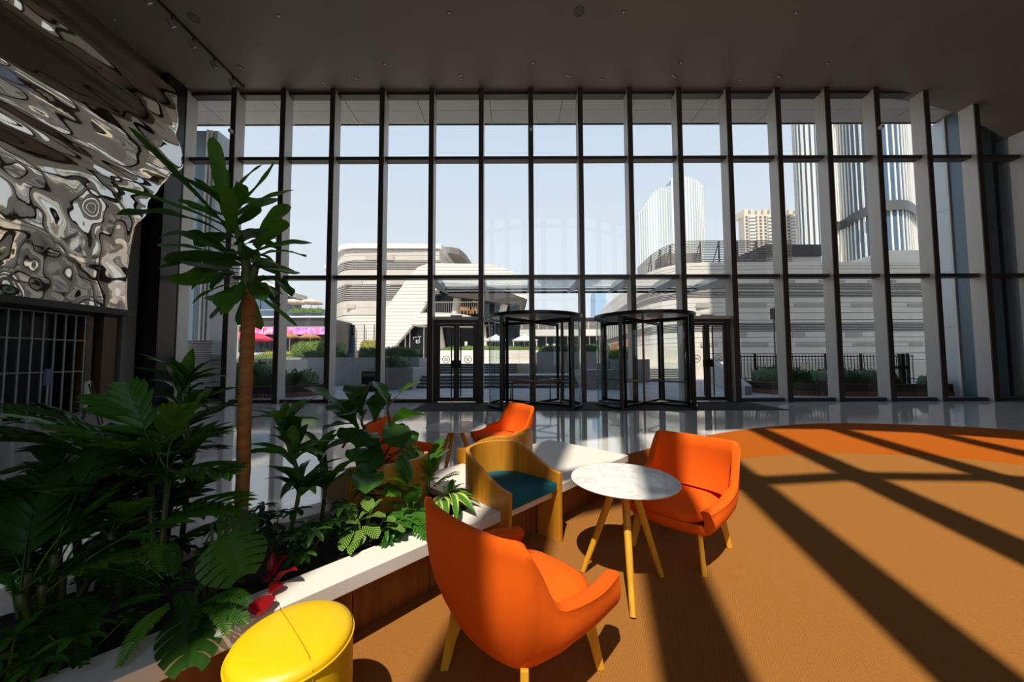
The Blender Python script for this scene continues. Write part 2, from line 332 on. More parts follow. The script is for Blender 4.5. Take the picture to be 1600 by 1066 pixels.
# ---------------------------------------------------------------- glass canopy over the entrance, outside
cn = empty('entrance_canopy', (0, 0, 0), 0, 'glass canopy on tapered steel brackets outside above the entrance doors', 'canopy')
for i in range(5, 12):
    x = mx(i)
    o = MB().prism([(GY+.05, 4.12), (15.2, 4.36), (15.2, 4.42), (GY+.05, 4.44)], -.05, .05).build('bracket', SOFFIT, cn)
    o.matrix_local = Matrix.Translation((x, 0, 0)) @ Matrix(((0, 0, 1, 0), (1, 0, 0, 0), (0, 1, 0, 0), (0, 0, 0, 1)))
for i in range(5, 11):
    MB().box((mx(i)+.03, GY+.06, 4.445), (mx(i+1)-.03, 15.3, 4.465)).build('glass_panel', GLASS_C, cn)
MB().box((mx(5)-.05, 15.2, 4.36), (mx(11)+.05, 15.28, 4.44)).build('edge_beam', ALU_D, cn)
MB().box((mx(5)-.05, 14.5, 4.38), (mx(11)+.05, 14.56, 4.43)).build('purlin', ALU_D, cn)
# ---------------------------------------------------------------- ceiling fittings
LENS = mat('lamp_lens', (.75, .72, .66), .25)
def downlight(px, py, r=.055, label=None):
    p = G(px, py, CZ)
    t = empty('ceiling_light', (p.x, p.y, CZ), 0, label, 'ceiling light', 'small downlights in the brown ceiling')
    MB().lathe([(r*.75, -.012), (r, -.016), (r*1.25, -.004), (r*1.25, 0.002)], 14).build('trim_ring', ALU_D, t, smooth=40)
    MB().lathe([(0, -.010), (r*.76, -.012)], 12).build('lens', LENS, t)
for p in ((180, 30), (435, 25), (702, 20), (974, 19), (1243, 20), (1509, 22), (292, 133), (375, 105), (505, 129), (602, 100), (833, 98), (940, 124), (1064, 98), (1156, 125), (1293, 99), (1519, 107), (555, 121), (557, 123), (720, 118), (722, 123), (886, 118), (889, 119), (1051, 118), (1054, 120), (1215, 119), (1218, 120), (1372, 126), (1380, 120)):
    downlight(p[0], p[1], .05, 'small round recessed downlight in the flat brown ceiling')
for px, py, lb in ((303, 28, 'round ceiling grille beside the spotlight track'), (905, 18, 'round ceiling grille near the middle of the brown ceiling')):
    p = G(px, py, CZ); o = MB().lathe([(0, -.006), (.115, -.006), (.12, -.014), (.15, -.014), (.155, 0)], 28).build('ceiling_grille', mat('grille_grey', (.10, .095, .085), .5), smooth=40, loc=(p.x, p.y, CZ)); tag(o, lb, 'ceiling grille')
tr = MB().box((-9.50, 4.0, CZ-.055), (-9.44, 12.0, CZ-.004)).build('light_track', BLACKM); tag(tr, 'black spotlight track running along the ceiling towards the glass front', 'light track')
for k, (y, w) in enumerate(zip((8.71, 9.36, 10.02, 10.76, 11.49), ('first', 'second', 'third', 'fourth', 'last'))):
    t = empty('spotlight', (-9.47, y, CZ-.05), 0, '%s black track spotlight counted from the camera side towards the glass front' % w, 'spotlight', 'spotlights on the ceiling track')
    MB().tube([(0, 0, 0), (0, 0, -.17)], .022, 8).build('stem', BLACKM, t, smooth=40)
    M = Matrix.Translation((0, 0, -.24)) @ Matrix.Rotation(radians(35), 4, 'X') @ Matrix.Rotation(radians(-20), 4, 'Y')
    o = MB().lathe([(0, .11), (.07, .11), (.075, .10), (.075, -.09)], 18).build('lamp_head', mat('lamp_grey', (.34, .32, .29), .4, .4), t, smooth=40); o.matrix_local = M
    o = MB().lathe([(0, -.07), (.074, -.07)], 18).build('lens', LENS, t); o.matrix_local = M
for i, z, w in ((1, 9.55, 'second mullion beside the tall plant'), (7, 9.62, 'mullion above the revolving doors'), (14, 9.62, 'mullion in front of the striped tower')):
    t = empty('security_camera', (mx(i), FY-.03, z), 0, 'small white security camera on the ' + w, 'security camera', 'cameras on the mullions')
    MB().box((-.05, -.13, -.06), (.05, 0, .06)).build('housing', WHITE, t, bevel=.012); MB().lathe([(0, 0), (.03, 0), (.03, .02)], 12).build('lens', BLACKM, t).matrix_local = Matrix.Translation((0, -.135, 0)) @ Matrix.Rotation(pi/2, 4, 'X')
# ---------------------------------------------------------------- rippled mirror wall on the left
from mathutils import noise as NZ
MIR, N_, L_, b_ = nodes('rippled_steel'); b_.inputs['Base Color'].default_value = (.66, .60, .52, 1); b_.inputs['Metallic'].default_value = 1; b_.inputs['Roughness'].default_value = .03
def sm(t): t = max(0, min(1, t)); return t*t*(3-2*t)
def mdisp(y, z):
    w = sm((z-5.2)/1.6); a = z + .10*(y-8) + .35*NZ.noise(Vector((y*.16, z*.25, 3)))
    up_ = .15*sin(2*pi*a/2.6 + .6) + .045*sin(2*pi*a/1.1 + 1.5*NZ.noise(Vector((y*.3, z*.4, 9)))) + .12*NZ.noise(Vector((y*.30, z*.7, 1))) + .02*NZ.noise(Vector((y*1.1, z*2.6, 5))) + .022*sin(2*pi*(z+.05*y)/.55 + 3*NZ.noise(Vector((y*.3, z*.6, 14))))*sm(.5+1.6*NZ.noise(Vector((y*.25, z*.5, 77)))) + .10*NZ.noise(Vector((y*.22, z*1.3, 55)))
    lo = .20*NZ.noise(Vector((y*.45, z*.5, 20))) + .06*NZ.noise(Vector((y*1.0, z*.9, 31))) + .012*NZ.noise(Vector((y*2.6, z*2.4, 41)))
    return up_*w + lo*(1-w)
def mend(z):                              # far edge of the sheet
    pts = [(2.95, 10.35), (5.4, 10.35), (6.1, 10.75), (7.4, 11.35), (8.2, 11.85), (10.2, 11.9), (11.17, 11.8)]
    for (a, b), (c, d) in zip(pts[:-1], pts[1:]):
        if z <= c: return b + (d-b)*sm((z-a)/(c-a))
    return pts[-1][1]
rows = []; NZR, NYR = 260, 300
for i in range(NZR+1):
    z = 2.95 + (CZ-2.95)*i/NZR; ye = mend(z); r = []
    xb = -11.15 - .62*sm((z-7.0)/4.5) + .12*exp(-((z-9.0)/1.4)**2)
    for j in range(NYR+1):
        y = 2.0 + (ye-2.0)*j/NYR; fade = 1 - sm((z-10.6)/.57)*.7
        r.append((xb + mdisp(y, z)*fade - .5*(max(0, j-NYR+8)/8)**2, y, z))
    rows.append(r)
mw = MB().grid(rows).build('mirror_wall', MIR, smooth=180); tag(mw, 'rippled mirror-polished steel wall sculpture hanging on the left wall', 'wall sculpture')
MB().box((-12.95, 2.0, 2.78), (-11.1, 10.3, 2.95)).build('bottom_edge', DARKW, mw)
# ---------------------------------------------------------------- carpet
def carpet_mat(name, c1, c2):
    m, N, L, b = nodes(name); c = N.new('ShaderNodeTexCoord'); mp = N.new('ShaderNodeMapping'); mp.inputs['Rotation'].default_value = (0, 0, .5); L.new(c.outputs['Object'], mp.inputs[0])
    w = N.new('ShaderNodeTexWave'); w.inputs['Scale'].default_value = 28; w.inputs['Distortion'].default_value = 2.0; w.inputs['Detail'].default_value = 2; w.inputs['Detail Scale'].default_value = 8; L.new(mp.outputs[0], w.inputs[0])
    n = N.new('ShaderNodeTexNoise'); n.inputs['Scale'].default_value = 150; n.inputs['Detail'].default_value = 2; L.new(mp.outputs[0], n.inputs['Vector'])
    a = N.new('ShaderNodeMath'); a.operation = 'MULTIPLY_ADD'; a.inputs[1].default_value = .5; L.new(w.outputs['Fac'], a.inputs[0]); L.new(n.outputs['Fac'], a.inputs[2])
    g = N.new('ShaderNodeTexNoise'); g.inputs['Scale'].default_value = .9; g.inputs['Detail'].default_value = 3; L.new(mp.outputs[0], g.inputs['Vector'])
    r = N.new('ShaderNodeMapRange'); r.inputs[1].default_value = .3; r.inputs[2].default_value = 1.15; L.new(a.outputs[0], r.inputs[0])
    x = N.new('ShaderNodeMixRGB'); x.inputs[1].default_value = (*c1, 1); x.inputs[2].default_value = (*c2, 1); L.new(r.outputs[0], x.inputs[0]); L.new(x.outputs[0], b.inputs['Base Color'])
    q = N.new('ShaderNodeBump'); q.inputs['Strength'].default_value = .55; q.inputs['Distance'].default_value = .006; L.new(a.outputs[0], q.inputs['Height']); L.new(q.outputs[0], b.inputs['Normal'])
    b.inputs['Roughness'].default_value = .95; b.inputs['Specular IOR Level'].default_value = .1; return m
CARP = carpet_mat('brown_carpet', (.265, .108, .024), (.355, .150, .034)); CARPO = carpet_mat('orange_carpet', (.36, .082, .004), (.43, .102, .006))
ring = catmull([(-1.4, 3.9), (.3, 4.6), (1.93, 5.69), (2.54, 6.13), (3.87, 6.96), (5.03, 7.54), (6.02, 7.90), (6.95, 8.12), (7.87, 8.14), (8.93, 7.95), (9.83, 7.68), (10.6, 7.1), (11.6, 6.0), (12.4, 4.4), (12.9, 2.2), (12.9, -1)], 6)
brown = catmull([(-1.4, 3.2), (.2, 3.5), (1.3, 3.9), (2.3, 4.65), (3.32, 5.26), (3.96, 5.46), (4.76, 5.59), (5.2, 5.58), (5.72, 5.50), (6.42, 5.37), (7.07, 4.97), (7.9, 4.3), (8.7, 3.3), (9.3, 2.0), (9.5, .5), (9.4, -1)], 6)
def cpoly(pts): return [(9.4, -2.2), (-3.4, -2.2), (-3.4, 1.6)] + [(p.x, p.y) for p in pts]
def area(p): return sum(p[i-1][0]*p[i][1]-p[i][0]*p[i-1][1] for i in range(len(p)))/2
def ccw(p): return p if area(p) > 0 else p[::-1]
cp = MB().prism(ccw(cpoly(brown)), .005, .009).build('carpet', CARP); tag(cp, 'large sand brown woven carpet with an orange curved border', 'carpet')
bd = MB().prism(ccw(cpoly(ring)), .0005, .005).build('border', CARPO, cp); tag(bd, 'orange curved carpet border')
# ---------------------------------------------------------------- planter and bench: local x along the front edge, y backwards
PA = atan2(.722, .692); PO = Vector((-.43, 2.20, 0)); PM = Matrix.Translation(PO) @ Matrix.Rotation(PA, 4, 'Z')
HZ = .42; TH = .075; PW = 1.11; XR = 2.50; XL = -3.4
pl = empty('planter', PO, PA, 'long planter bench with cream stone coping and red brown wooden base', 'planter')
SX = .42                                    # soil ends here, the stone seat begins
def stone(a, b, n='coping_stone'): return MB().box((a[0], a[1], HZ-TH), (b[0], b[1], HZ)).build(n, STONE, pl, bevel=.004)
xs = [XL, -2.1, -.84, SX]
for a, b in zip(xs[:-1], xs[1:]):
    stone((a+.001, 0), (b-.001, .20)); stone((a+.001, PW-.20), (b-.001, PW))
stone((SX+.001, 0), (1.46, PW), 'seat_slab'); stone((1.462, 0), (XR, PW), 'seat_slab')
bx = [XL + .49*k for k in range(13)]
for side in (0, 1):
    y0, y1 = ((.17, .19), (PW-.19, PW-.17))[side]
    for a in bx:
        b = min(a+.486, XR-.17)
        if a < b: MB().box((a, y0, 0.01), (b, y1, HZ-TH)).build('base_panel', WOODB, pl)
MB().box((XR-.19, .17, .01), (XR-.17, PW-.17, HZ-TH)).build('base_panel', WOODB, pl)
so_ = []
mb = MB(); rr = random.Random(3)
mb.grid([[(XL + (SX-XL)*i/60, .2 + .71*j/12, HZ-.05 + rr.uniform(-.015, .02)) for j in range(13)] for i in range(61)])
mb.build('soil', SOIL, pl, smooth=180)
# ---------------------------------------------------------------- orange lounge chairs (local: faces +y)
def chair_meshes():
    A = [((.285, .25), (.345, .325, .445)), ((.275, .10), (.385, .12, .475)), ((.268, -.05), (.385, -.07, .505)), ((.262, -.13), (.368, -.185, .545)),
         ((.24, -.20), (.36, -.275, .70)), ((.205, -.245), (.338, -.345, .80)), ((.115, -.275), (.21, -.392, .805)), ((0, -.285), (0, -.41, .805))]
    ctl = A + [((-b[0], b[1]), (-t[0], t[1], t[2])) for b, t in A[-2::-1]]
    base = catmull([(b[0], b[1], .265) for b, t in ctl], 5); top = catmull([t for b, t in ctl], 5); n = len(base)
    nor = []
    for i in range(n):
        d = top[min(i+1, n-1)] - top[max(i-1, 0)]; d.z = 0; d.normalize(); nor.append(Vector((d.y, -d.x, 0)))
    if nor[n//2].y > 0: nor = [-q for q in nor]
    rows = []
    def bulge(v): return .055*sin(pi*min(1, v*1.05))*(1-v*.3)
    for v in (0, .08, .2, .35, .5, .65, .8, .92, .985):                       # outside, upwards
        rows.append([base[i].lerp(top[i], v) + nor[i]*bulge(v) for i in range(n)])
    def thk(i):
        u = abs(2*i/(n-1)-1); return .05 + .022*sm((u-.60)/.12)
    rows.append([top[i] - nor[i]*thk(i)*.22 + Vector((0, 0, .014)) for i in range(n)])
    rows.append([top[i] - nor[i]*thk(i)*.75 + Vector((0, 0, .010)) for i in range(n)])
    for v in (.95, .85, .7, .55, .4, .25):
        rows.append([base[i].lerp(top[i], v) + nor[i]*(bulge(v) - thk(i)*1.05) for i in range(n)])
    mb = MB().grid(rows); nr = len(rows)
    # close the two arm fronts
    for e in (0, n-1):
        ids = [r*n+e for r in range(nr)]; mb.f.append(tuple(ids) if e else tuple(ids[::-1]))
    shell = mb.mesh('shell', ORANGE, 38)
    # tray under the seat
    pts = [(p.x, p.y) for p in base]; cen = (0, 0)
    tr = MB(); prof = [(.72, .245), (.93, .25), (1.0, .268), (1.03, .31), (1.0, .33)]
    loop = pts + [(-.12, .30), (0, .31), (.12, .30)]
    rws = [[(x*k, y*k, z) for x, y in loop] + [(loop[0][0]*k, loop[0][1]*k, z)] for k, z in prof]
    tr.grid(rws); m = len(loop); tr.f.append(tuple(range(m-1, -1, -1)))
    tray = tr.mesh('seat_tray', ORANGE, 45)
    cu = MB(); N = 40; sec = [(.0, .418), (.6, .416), (.86, .405), (.97, .385), (1.0, .36), (.985, .335), (.95, .325)]
    def se(q):
        c, s = cos(q), sin(q); p = 3.6
        r = (abs(c)**p + abs(s)**p)**(-1/p); return r*c, r*s
    rws = []
    for k, z in sec: rws.append([(se(2*pi*i/N)[0]*.262*k, .02 + se(2*pi*i/N)[1]*.29*k, z + (.018*(1-k) if k < 1 else 0)) for i in range(N+1)])
    cu.grid(rws); cush = cu.mesh('seat_cushion', ORANGE, 180)
    # leg: flat blade in the radial plane (r, z)
    prof = [(.395, 0), (.355, 0), (.318, .14), (.295, .20), (.255, .235), (.16, .25), (.10, .25), (.10, .28), (.345, .28), (.352, .22)]
    lg = MB().prism(ccw(prof), -.017, .017); lg.v = [(v[0], v[2], v[1]) for v in lg.v]; lg.f = [f[::-1] for f in lg.f]
    leg = lg.mesh('leg', OAKL)
    return shell, tray, cush, leg
SH, TRY, CU, LEG = chair_meshes()
def lounge(x, y, face, label):                # face: direction looked at, degrees
    t = empty('lounge_chair', (x, y, .009), radians(face) - pi/2, label, 'chair', 'orange felt lounge chairs')
    link('shell', SH, t); link('seat_tray', TRY, t); link('seat_cushion', CU, t)
    for k in range(4):
        o = link('leg', LEG, t, Matrix.Rotation(pi/4 + k*pi/2, 4, 'Z')); b = o.modifiers.new('bevel', 'BEVEL'); b.width = .005; b.segments = 2
    return t
lounge(.045, 1.775, 45, 'nearest orange lounge chair, seen from behind between yellow pouf and marble table')
lounge(1.33, 2.87, 222, 'orange lounge chair behind the front marble table, facing the camera')
lounge(-.16, 5.08, 212, 'orange lounge chair standing half hidden behind the wooden tub chairs')
lounge(-1.14, 3.92, -2, 'orange lounge chair half hidden behind the big leaves of the planter')
# ---------------------------------------------------------------- marble tables
MARB, N_, L_, b_ = nodes('white_marble'); c_ = N_.new('ShaderNodeTexCoord'); n_ = N_.new('ShaderNodeTexNoise'); n_.inputs['Scale'].default_value = 2.2; n_.inputs['Detail'].default_value = 9; n_.inputs['Distortion'].default_value = 2.6
r_ = N_.new('ShaderNodeValToRGB'); e = r_.color_ramp.elements; e[0].position = .0; e[0].color = (.86, .85, .82, 1); e[1].position = 1; e[1].color = (.86, .85, .82, 1)
for p, c in ((.455, .85), (.49, .66), (.52, .82)): q = e.new(p); q.color = (c, c*.99, c*.965, 1)
L_.new(c_.outputs['Object'], n_.inputs['Vector']); L_.new(n_.outputs['Fac'], r_.inputs[0]); L_.new(r_.outputs[0], b_.inputs['Base Color']); b_.inputs['Roughness'].default_value = .06
def table(x, y, r, h, feet, label):
    t = empty('marble_table', (x, y, .009), 0, label, 'table', 'round marble tables on four oak legs')
    MB().lathe([(0, h-.022), (r-.035, h-.022), (r-.004, h-.010), (r, h-.004), (r-.003, h), (0, h)], 64).build('tabletop', MARB, t, smooth=30)
    MB().lathe([(0, h-.045), (.13, h-.045), (.15, h-.022), (0, h-.022)], 24).build('hub', OAKL, t, smooth=30)
    for fx, fy in feet:
        d = Vector((fx, fy, 0)); e = d.normalized()*.06; top = Vector((-e.x*.0 + e.x, e.y, h-.04))
        MB().tube([d + Vector((0, 0, .006)), d.lerp(top, .5), top], [.0175, .023, .027], 14).build('leg', OAKL, t, smooth=40)
table(.78, 2.51, .365, .655, [(-.29, .03), (-.09, -.41), (.235, -.03), (.14, .38)], 'round white marble table between the two front orange chairs')
table(-.70, 4.45, .375, .655, [(-.30, -.22), (-.12, -.32), (.26, .22), (.32, -.15)], 'round white marble table standing farther back by the planter')
# ---------------------------------------------------------------- wooden tub chairs astride the bench
def tub(lx, back, label):                      # lx: along the bench; back: 0 front side, 1 rear side
    M = PM @ Matrix.Translation((lx, PW if back else 0, 0)) @ Matrix.Rotation(pi if back else 0, 4, 'Z')
    t = empty('tub_chair', label=label, cat='chair', group='oak tub chairs on the planter bench'); t.matrix_world = M
    w, th, dep = .315, .032, .62
    def plan(off):                            # U seen from above, front opening at y<0
        r = w - off; pts = [(-r, -.085), (-r, .05), (-r, dep-w-.09)]
        yc = dep - w - .02
        pts = [(-r, -.085), (-r, .0), (-r, .1), (-r, yc*.7)] + [(-r*cos(q), yc + (r)*sin(q)*.98) for q in [pi*k/20 for k in range(0, 21)]] + [(r, yc*.7), (r, .1), (r, .0), (r, -.085)]
        return pts
    po, pi_ = plan(0), plan(th); n = len(po)
    def zt(p): return .56 + .195*sm((p[1]+.085)/.56)
    def zb(p): return .424
    rows = [[(p[0], p[1], zb(p)) for p in po], [(p[0], p[1], zt(p)) for p in po], [(q[0], q[1], zt(p)) for p, q in zip(po, pi_)], [(q[0], q[1], zb(q)) for p, q in zip(po, pi_)]]
    mb = MB().grid(rows + [rows[0]])
    for e in (0, n-1): f = [e, n+e, 2*n+e, 3*n+e]; mb.f.append(tuple(f) if e else tuple(f[::-1]))
    mb.build('shell', OAK, t, smooth=35, bevel=.003)
    for s in (-1, 1):                         # side panels down to the floor in front of the stone and under it
        a, b = sorted((s*w, s*(w-th)))
        MB().box((a, -.085, .009), (b, -.003, .424)).box((a, -.003, .009), (b, .16, HZ-TH-.003)).build('side_panel', OAK, t, bevel=.002)
    cu = MB(); N = len(pi_); r0 = [(p[0]*.985, max(p[1], -.06)) for p in plan(th+.004)]
    loop = r0; ring_ = []
    cx0 = (0, .24)
    for k, z in ((1, .425), (1.0, .475), (.975, .488), (.9, .495), (.0, .498)): ring_.append([(cx0[0]+(p[0]-cx0[0])*k, cx0[1]+(p[1]-cx0[1])*k, z) for p in loop + [loop[0]]])
    cu.grid(ring_).build('seat_cushion', TEAL, t, smooth=40)
    return t
tub(.81, 0, 'oak tub chair with teal cushion on the bench, open towards the marble table')
tub(1.34, 1, 'oak tub chair back to back with the teal-cushioned one, open to the glass front')
tub(.06, 1, 'oak tub chair on the far side of the planter, mostly hidden by leaves')
# ---------------------------------------------------------------- yellow pouf
pf = empty('pouf', (-.82, 1.37, .009), .3, 'round yellow leather pouf beside the planter bench', 'pouf')
R = .205; HP = .47
MB().lathe([(0, 0), (R-.012, 0), (R-.004, .01), (R, .10), (R, HP-.10), (R-.003, HP-.035)], 56).build('side', YELLOW, pf, smooth=180)
MB().lathe([(R-.003, HP-.035), (R+.0, HP-.03), (R-.006, HP-.012), (R-.03, HP), (R-.09, HP+.008), (0, HP+.012)], 56).build('top', YELLOW, pf, smooth=180)
MB().lathe([(R+.003, HP-.036), (R+.005, HP-.032), (R+.001, HP-.029), (R-.003, HP-.033), (R+.003, HP-.036)], 56).build('piping', YELLOW, pf, smooth=180)
sm_ = MB()
arc = [(R*.99*cos(a), R*.99*sin(a)) for a in (2.1, 2.1+pi)]
sm_.tube([(arc[0][0], arc[0][1], HP-.02)] + [(arc[0][0]*k, arc[0][1]*k, HP+.0125-.012*abs(k)**4) for k in (.8, .4, 0, -.4, -.8)] + [(arc[1][0], arc[1][1], HP-.02)], .0022, 6)
for a in (2.1, 2.1+pi): sm_.tube([(R*1.002*cos(a), R*1.002*sin(a), .01), (R*1.002*cos(a), R*1.002*sin(a), HP-.03)], .0022, 6)
sm_.build('seam', mat('yellow_seam', (.50, .30, .004), .6), pf)
# ---------------------------------------------------------------- plants in the planter
def leafmat(name, c, c2, trans=.28, rough=.38): return mat(name, c, rough, spec=.45, noise=(9, .7, c2), trans=trans)
LF_D = leafmat('dark_leaf', (.022, .075, .012), (.035, .11, .016)); LF_M = leafmat('mid_leaf', (.045, .15, .018), (.07, .20, .02)); LF_B = leafmat('bright_leaf', (.12, .30, .03), (.17, .36, .035))
LF_R = mat('red_leaf', (.30, .006, .01), .3, noise=(7, .5, (.16, .004, .008)), trans=.2); STEM = mat('green_stem', (.10, .15, .03), .5); TRUNK = mat('ringed_trunk', (.28, .13, .035), .8, noise=(10, .8, (.17, .07, .02)), bump=(30, .5), stretch=(1, 1, 4))
CANE = mat('bamboo_cane', (.045, .07, .014), .45, noise=(6, .6, (.03, .06, .015)), stretch=(1, 1, 3)); TWIG = mat('brown_twig', (.10, .06, .03), .7)
def striped(name, a, b_, pitch, slope):        # pale stripes running out from the midrib
    m, N, L, b = nodes(name); c = N.new('ShaderNodeTexCoord'); s = N.new('ShaderNodeSeparateXYZ'); L.new(c.outputs['Object'], s.inputs[0])
    ab = N.new('ShaderNodeMath'); ab.operation = 'ABSOLUTE'; L.new(s.outputs[0], ab.inputs[0])
    ma = N.new('ShaderNodeMath'); ma.operation = 'MULTIPLY_ADD'; ma.inputs[1].default_value = -slope; L.new(ab.outputs[0], ma.inputs[0]); L.new(s.outputs[1], ma.inputs[2])
    d = N.new('ShaderNodeMath'); d.operation = 'DIVIDE'; d.inputs[1].default_value = pitch; L.new(ma.outputs[0], d.inputs[0]); f = N.new('ShaderNodeMath'); f.operation = 'PINGPONG'; f.inputs[1].default_value = 1; L.new(d.outputs[0], f.inputs[0])
    r = N.new('ShaderNodeMapRange'); r.inputs[1].default_value = .52; r.inputs[2].default_value = .72; L.new(f.outputs[0], r.inputs[0])
    x = N.new('ShaderNodeMixRGB'); x.inputs[1].default_value = (*a, 1); x.inputs[2].default_value = (*b_, 1); L.new(r.outputs[0], x.inputs[0]); L.new(x.outputs[0], b.inputs['Base Color']); b.inputs['Roughness'].default_value = .35; return m
CALA = striped('striped_leaf', (.018, .075, .012), (.26, .38, .06), .062, .8)
def edged(name, mid, edge, w):
    m, N, L, b = nodes(name); c = N.new('ShaderNodeTexCoord'); s = N.new('ShaderNodeSeparateXYZ'); L.new(c.outputs['Object'], s.inputs[0])
    ab = N.new('ShaderNodeMath'); ab.operation = 'ABSOLUTE'; L.new(s.outputs[0], ab.inputs[0]); g = N.new('ShaderNodeMath'); g.operation = 'GREATER_THAN'; g.inputs[1].default_value = w; L.new(ab.outputs[0], g.inputs[0])
    x = N.new('ShaderNodeMixRGB'); x.inputs[1].default_value = (*mid, 1); x.inputs[2].default_value = (*edge, 1); L.new(g.outputs[0], x.inputs[0]); L.new(x.outputs[0], b.inputs['Base Color']); b.inputs['Roughness'].default_value = .35; return m
VARI = edged('yellow_edged_leaf', (.055, .18, .018), (.50, .56, .11), .23)
def leaf_mesh(name, prof, m, arch=.18, fold=.25, n=10, wav=0.0, cols=2):
    rows = []
    for i in range(n+1):
        t = i/n; w = prof(t); z = arch*4*t*(1-t)*.5; r = []
        for j in range(-cols, cols+1):
            q = j/cols; r.append((w*q, t, z + abs(q)*w*fold + wav*sin(t*17 + q*2)*w*abs(q)))
        rows.append(r)
    return MB().grid(rows).mesh(name, m, 180)
def p_lance(t): return .5*max(.0, (sin(pi*min(1, t*.93+.07))**.8))*(1-.25*t)
def p_strap(t): return .5*(.38 + .62*sm(t/.6))*(1 if t < .80 else sqrt(max(.004, 1-((t-.80)/.20)**2)))
def p_fig(t): return .5*(.12 + .88*sm(t/.72))*(1 if t < .72 else sqrt(max(.0, 1-((t-.72)/.28)**2))) if t < 1 else .01
def p_oval(t): return .5*sqrt(max(0.0004, 1-(2*t-1)**2))*(1.0-.12*t)
def p_heart(t): return .5*(sqrt(max(0.0004, 1-((t-.36)/.36)**2)) if t < .36 else max(.01, cos((t-.36)/.64*pi/2)**.85))
L_DRA = leaf_mesh('leaf', p_strap, LF_M, .20, .05, 16, .03); L_DRAD = leaf_mesh('leaf', p_strap, LF_D, .26, .05, 16, .035)
L_FIG = leaf_mesh('leaf', p_fig, LF_D, .14, .16, 12, .07); L_FIGM = leaf_mesh('leaf', p_fig, LF_M, .12, .16, 12, .07)
L_LAN = leaf_mesh('leaf', p_lance, LF_M, .26, .10, 12, .03); L_LAND = leaf_mesh('leaf', p_lance, LF_D, .28, .10, 12, .03); L_LANB = leaf_mesh('leaf', p_lance, LF_B, .22, .10, 10, .03)
L_CAL = leaf_mesh('leaf', p_oval, CALA, .16, .12, 10, .06); L_VAR = leaf_mesh('leaf', p_lance, VARI, .42, .07, 10, .01)
L_RED = leaf_mesh('leaf', p_lance, LF_R, .25, .3, 9); L_HRT = leaf_mesh('spathe', p_heart, LF_R, .10, -.15, 12); L_OVD = leaf_mesh('leaf', p_oval, LF_D, .16, .15, 8, .05); L_OVM = leaf_mesh('leaf', p_oval, LF_M, .16, .15, 8, .05)
def frond_mesh(name, m, n=16, ll=.34, lw=.035, arch=.28, ang=48, droop=.35, seed=1, start=.18):
    r = random.Random(seed); mb = MB(); pts = [(0, i/10, arch*4*(i/10)*(1-i/10)*.5) for i in range(11)]
    mb.tube(pts, [.010*(1-.75*i/10) for i in range(11)], 5)
    for i in range(n):
        t = start + (1-start)*(i+.5)/n; L = ll*(.55+.45*sin(pi*min(1, (t-start)/(1-start)*.95+.12)))*(1-.35*(t > .85)*(t-.85)/.15); z0 = arch*2*t*(1-t)
        for s in (-1, 1):
            a = radians(ang*(1-.35*t) + r.uniform(-5, 5)); dx, dy = s*sin(a), cos(a); rows = []
            for k in range(6):
                q = k/5; w = lw*(.25 + 1.0*sin(pi*min(1, q*.86+.12)))*(.05 if k == 5 else 1); cx_, cy_ = dx*L*q, t + dy*L*q; z = z0 + L*(.12*q - droop*q*q) + .0
                rows.append([(cx_ - dy*s*w*.5, cy_ + dx*s*w*.5, z), (cx_, cy_, z - w*.18), (cx_ + dy*s*w*.5, cy_ - dx*s*w*.5, z)])
            mb.grid(rows)
    return mb.mesh(name, m, 180)
FR_P = [frond_mesh('frond', LF_D, 8, .42, .075, .30, 44, .34, 1, .30), frond_mesh('frond', LF_M, 7, .40, .07, .26, 40, .30, 2, .34), frond_mesh('frond', LF_D, 6, .44, .085, .34, 36, .45, 8, .40)]
FR_F = [frond_mesh('frond', LF_M, 26, .20, .030, .30, 68, .12, 3, .06), frond_mesh('frond', LF_B, 26, .20, .030, .26, 66, .10, 4, .06), frond_mesh('frond', LF_D, 26, .20, .030, .30, 68, .12, 5, .06)]
FR_C = [frond_mesh('frond', LF_B, 13, .34, .045, .26, 50, .25, 6, .2), frond_mesh('frond', LF_M, 13, .34, .045, .26, 50, .25, 7, .2)]
def monstera_mesh(m, seed=0):
    r = random.Random(seed); mb = MB(); N = 36
    # lobed half outline, midrib along y; five slits a side
    for s in (-1, 1):
        for k in range(6):
            t0, t1 = k/6*.9, (k+1)/6*.9; rows = []
            for i in range(5):
                t = t0 + (t1-t0)*(.04 + .92*i/4); w = p_heart(.06 + .92*t)*1.08; row = []
                pinch = 1 - .0*(i in (0, 4))
                for j in range(6):
                    q = j/5; sh = .16*q*q*(1-t*.4); gap = 1 if j < 3 else (1 - .09*abs(i-2)*(j-2)/3)
                    tc = (t0+t1)/2; tt = tc + (t-tc)*(1.12 if j < 2 else gap)
                    row.append((s*w*q*pinch, tt*1.02 + sh - .10*q*(t < .2)*(1-t*5), .05*q*w*4 - .30*w*q*q - .12*tt*tt + .03))
                rows.append(row if s > 0 else row[::-1])
            mb.grid(rows)
    return mb.mesh('leaf', m, 180)
L_MON = monstera_mesh(LF_M, 1); L_MOND = monstera_mesh(LF_D, 2)
def put(par, me, a, b, w, roll=0.0, zs=None):     # a leaf from a to b (planter-thing coordinates), w wide
    a, b = Vector(a), Vector(b); d = b - a; Ln = d.length; yv = d/Ln; up = Vector((0, 0, 1)); xv = yv.cross(up)
    xv = xv.normalized() if xv.length > .05 else Vector((1, 0, 0)); zv = xv.cross(yv)
    M = Matrix((xv, yv, zv)).transposed().to_4x4(); M = Matrix.Translation(a) @ M @ Matrix.Rotation(roll, 4, 'Y') @ Matrix.Diagonal((w, Ln, zs or Ln, 1))
    return link(me.name, me, par, M)
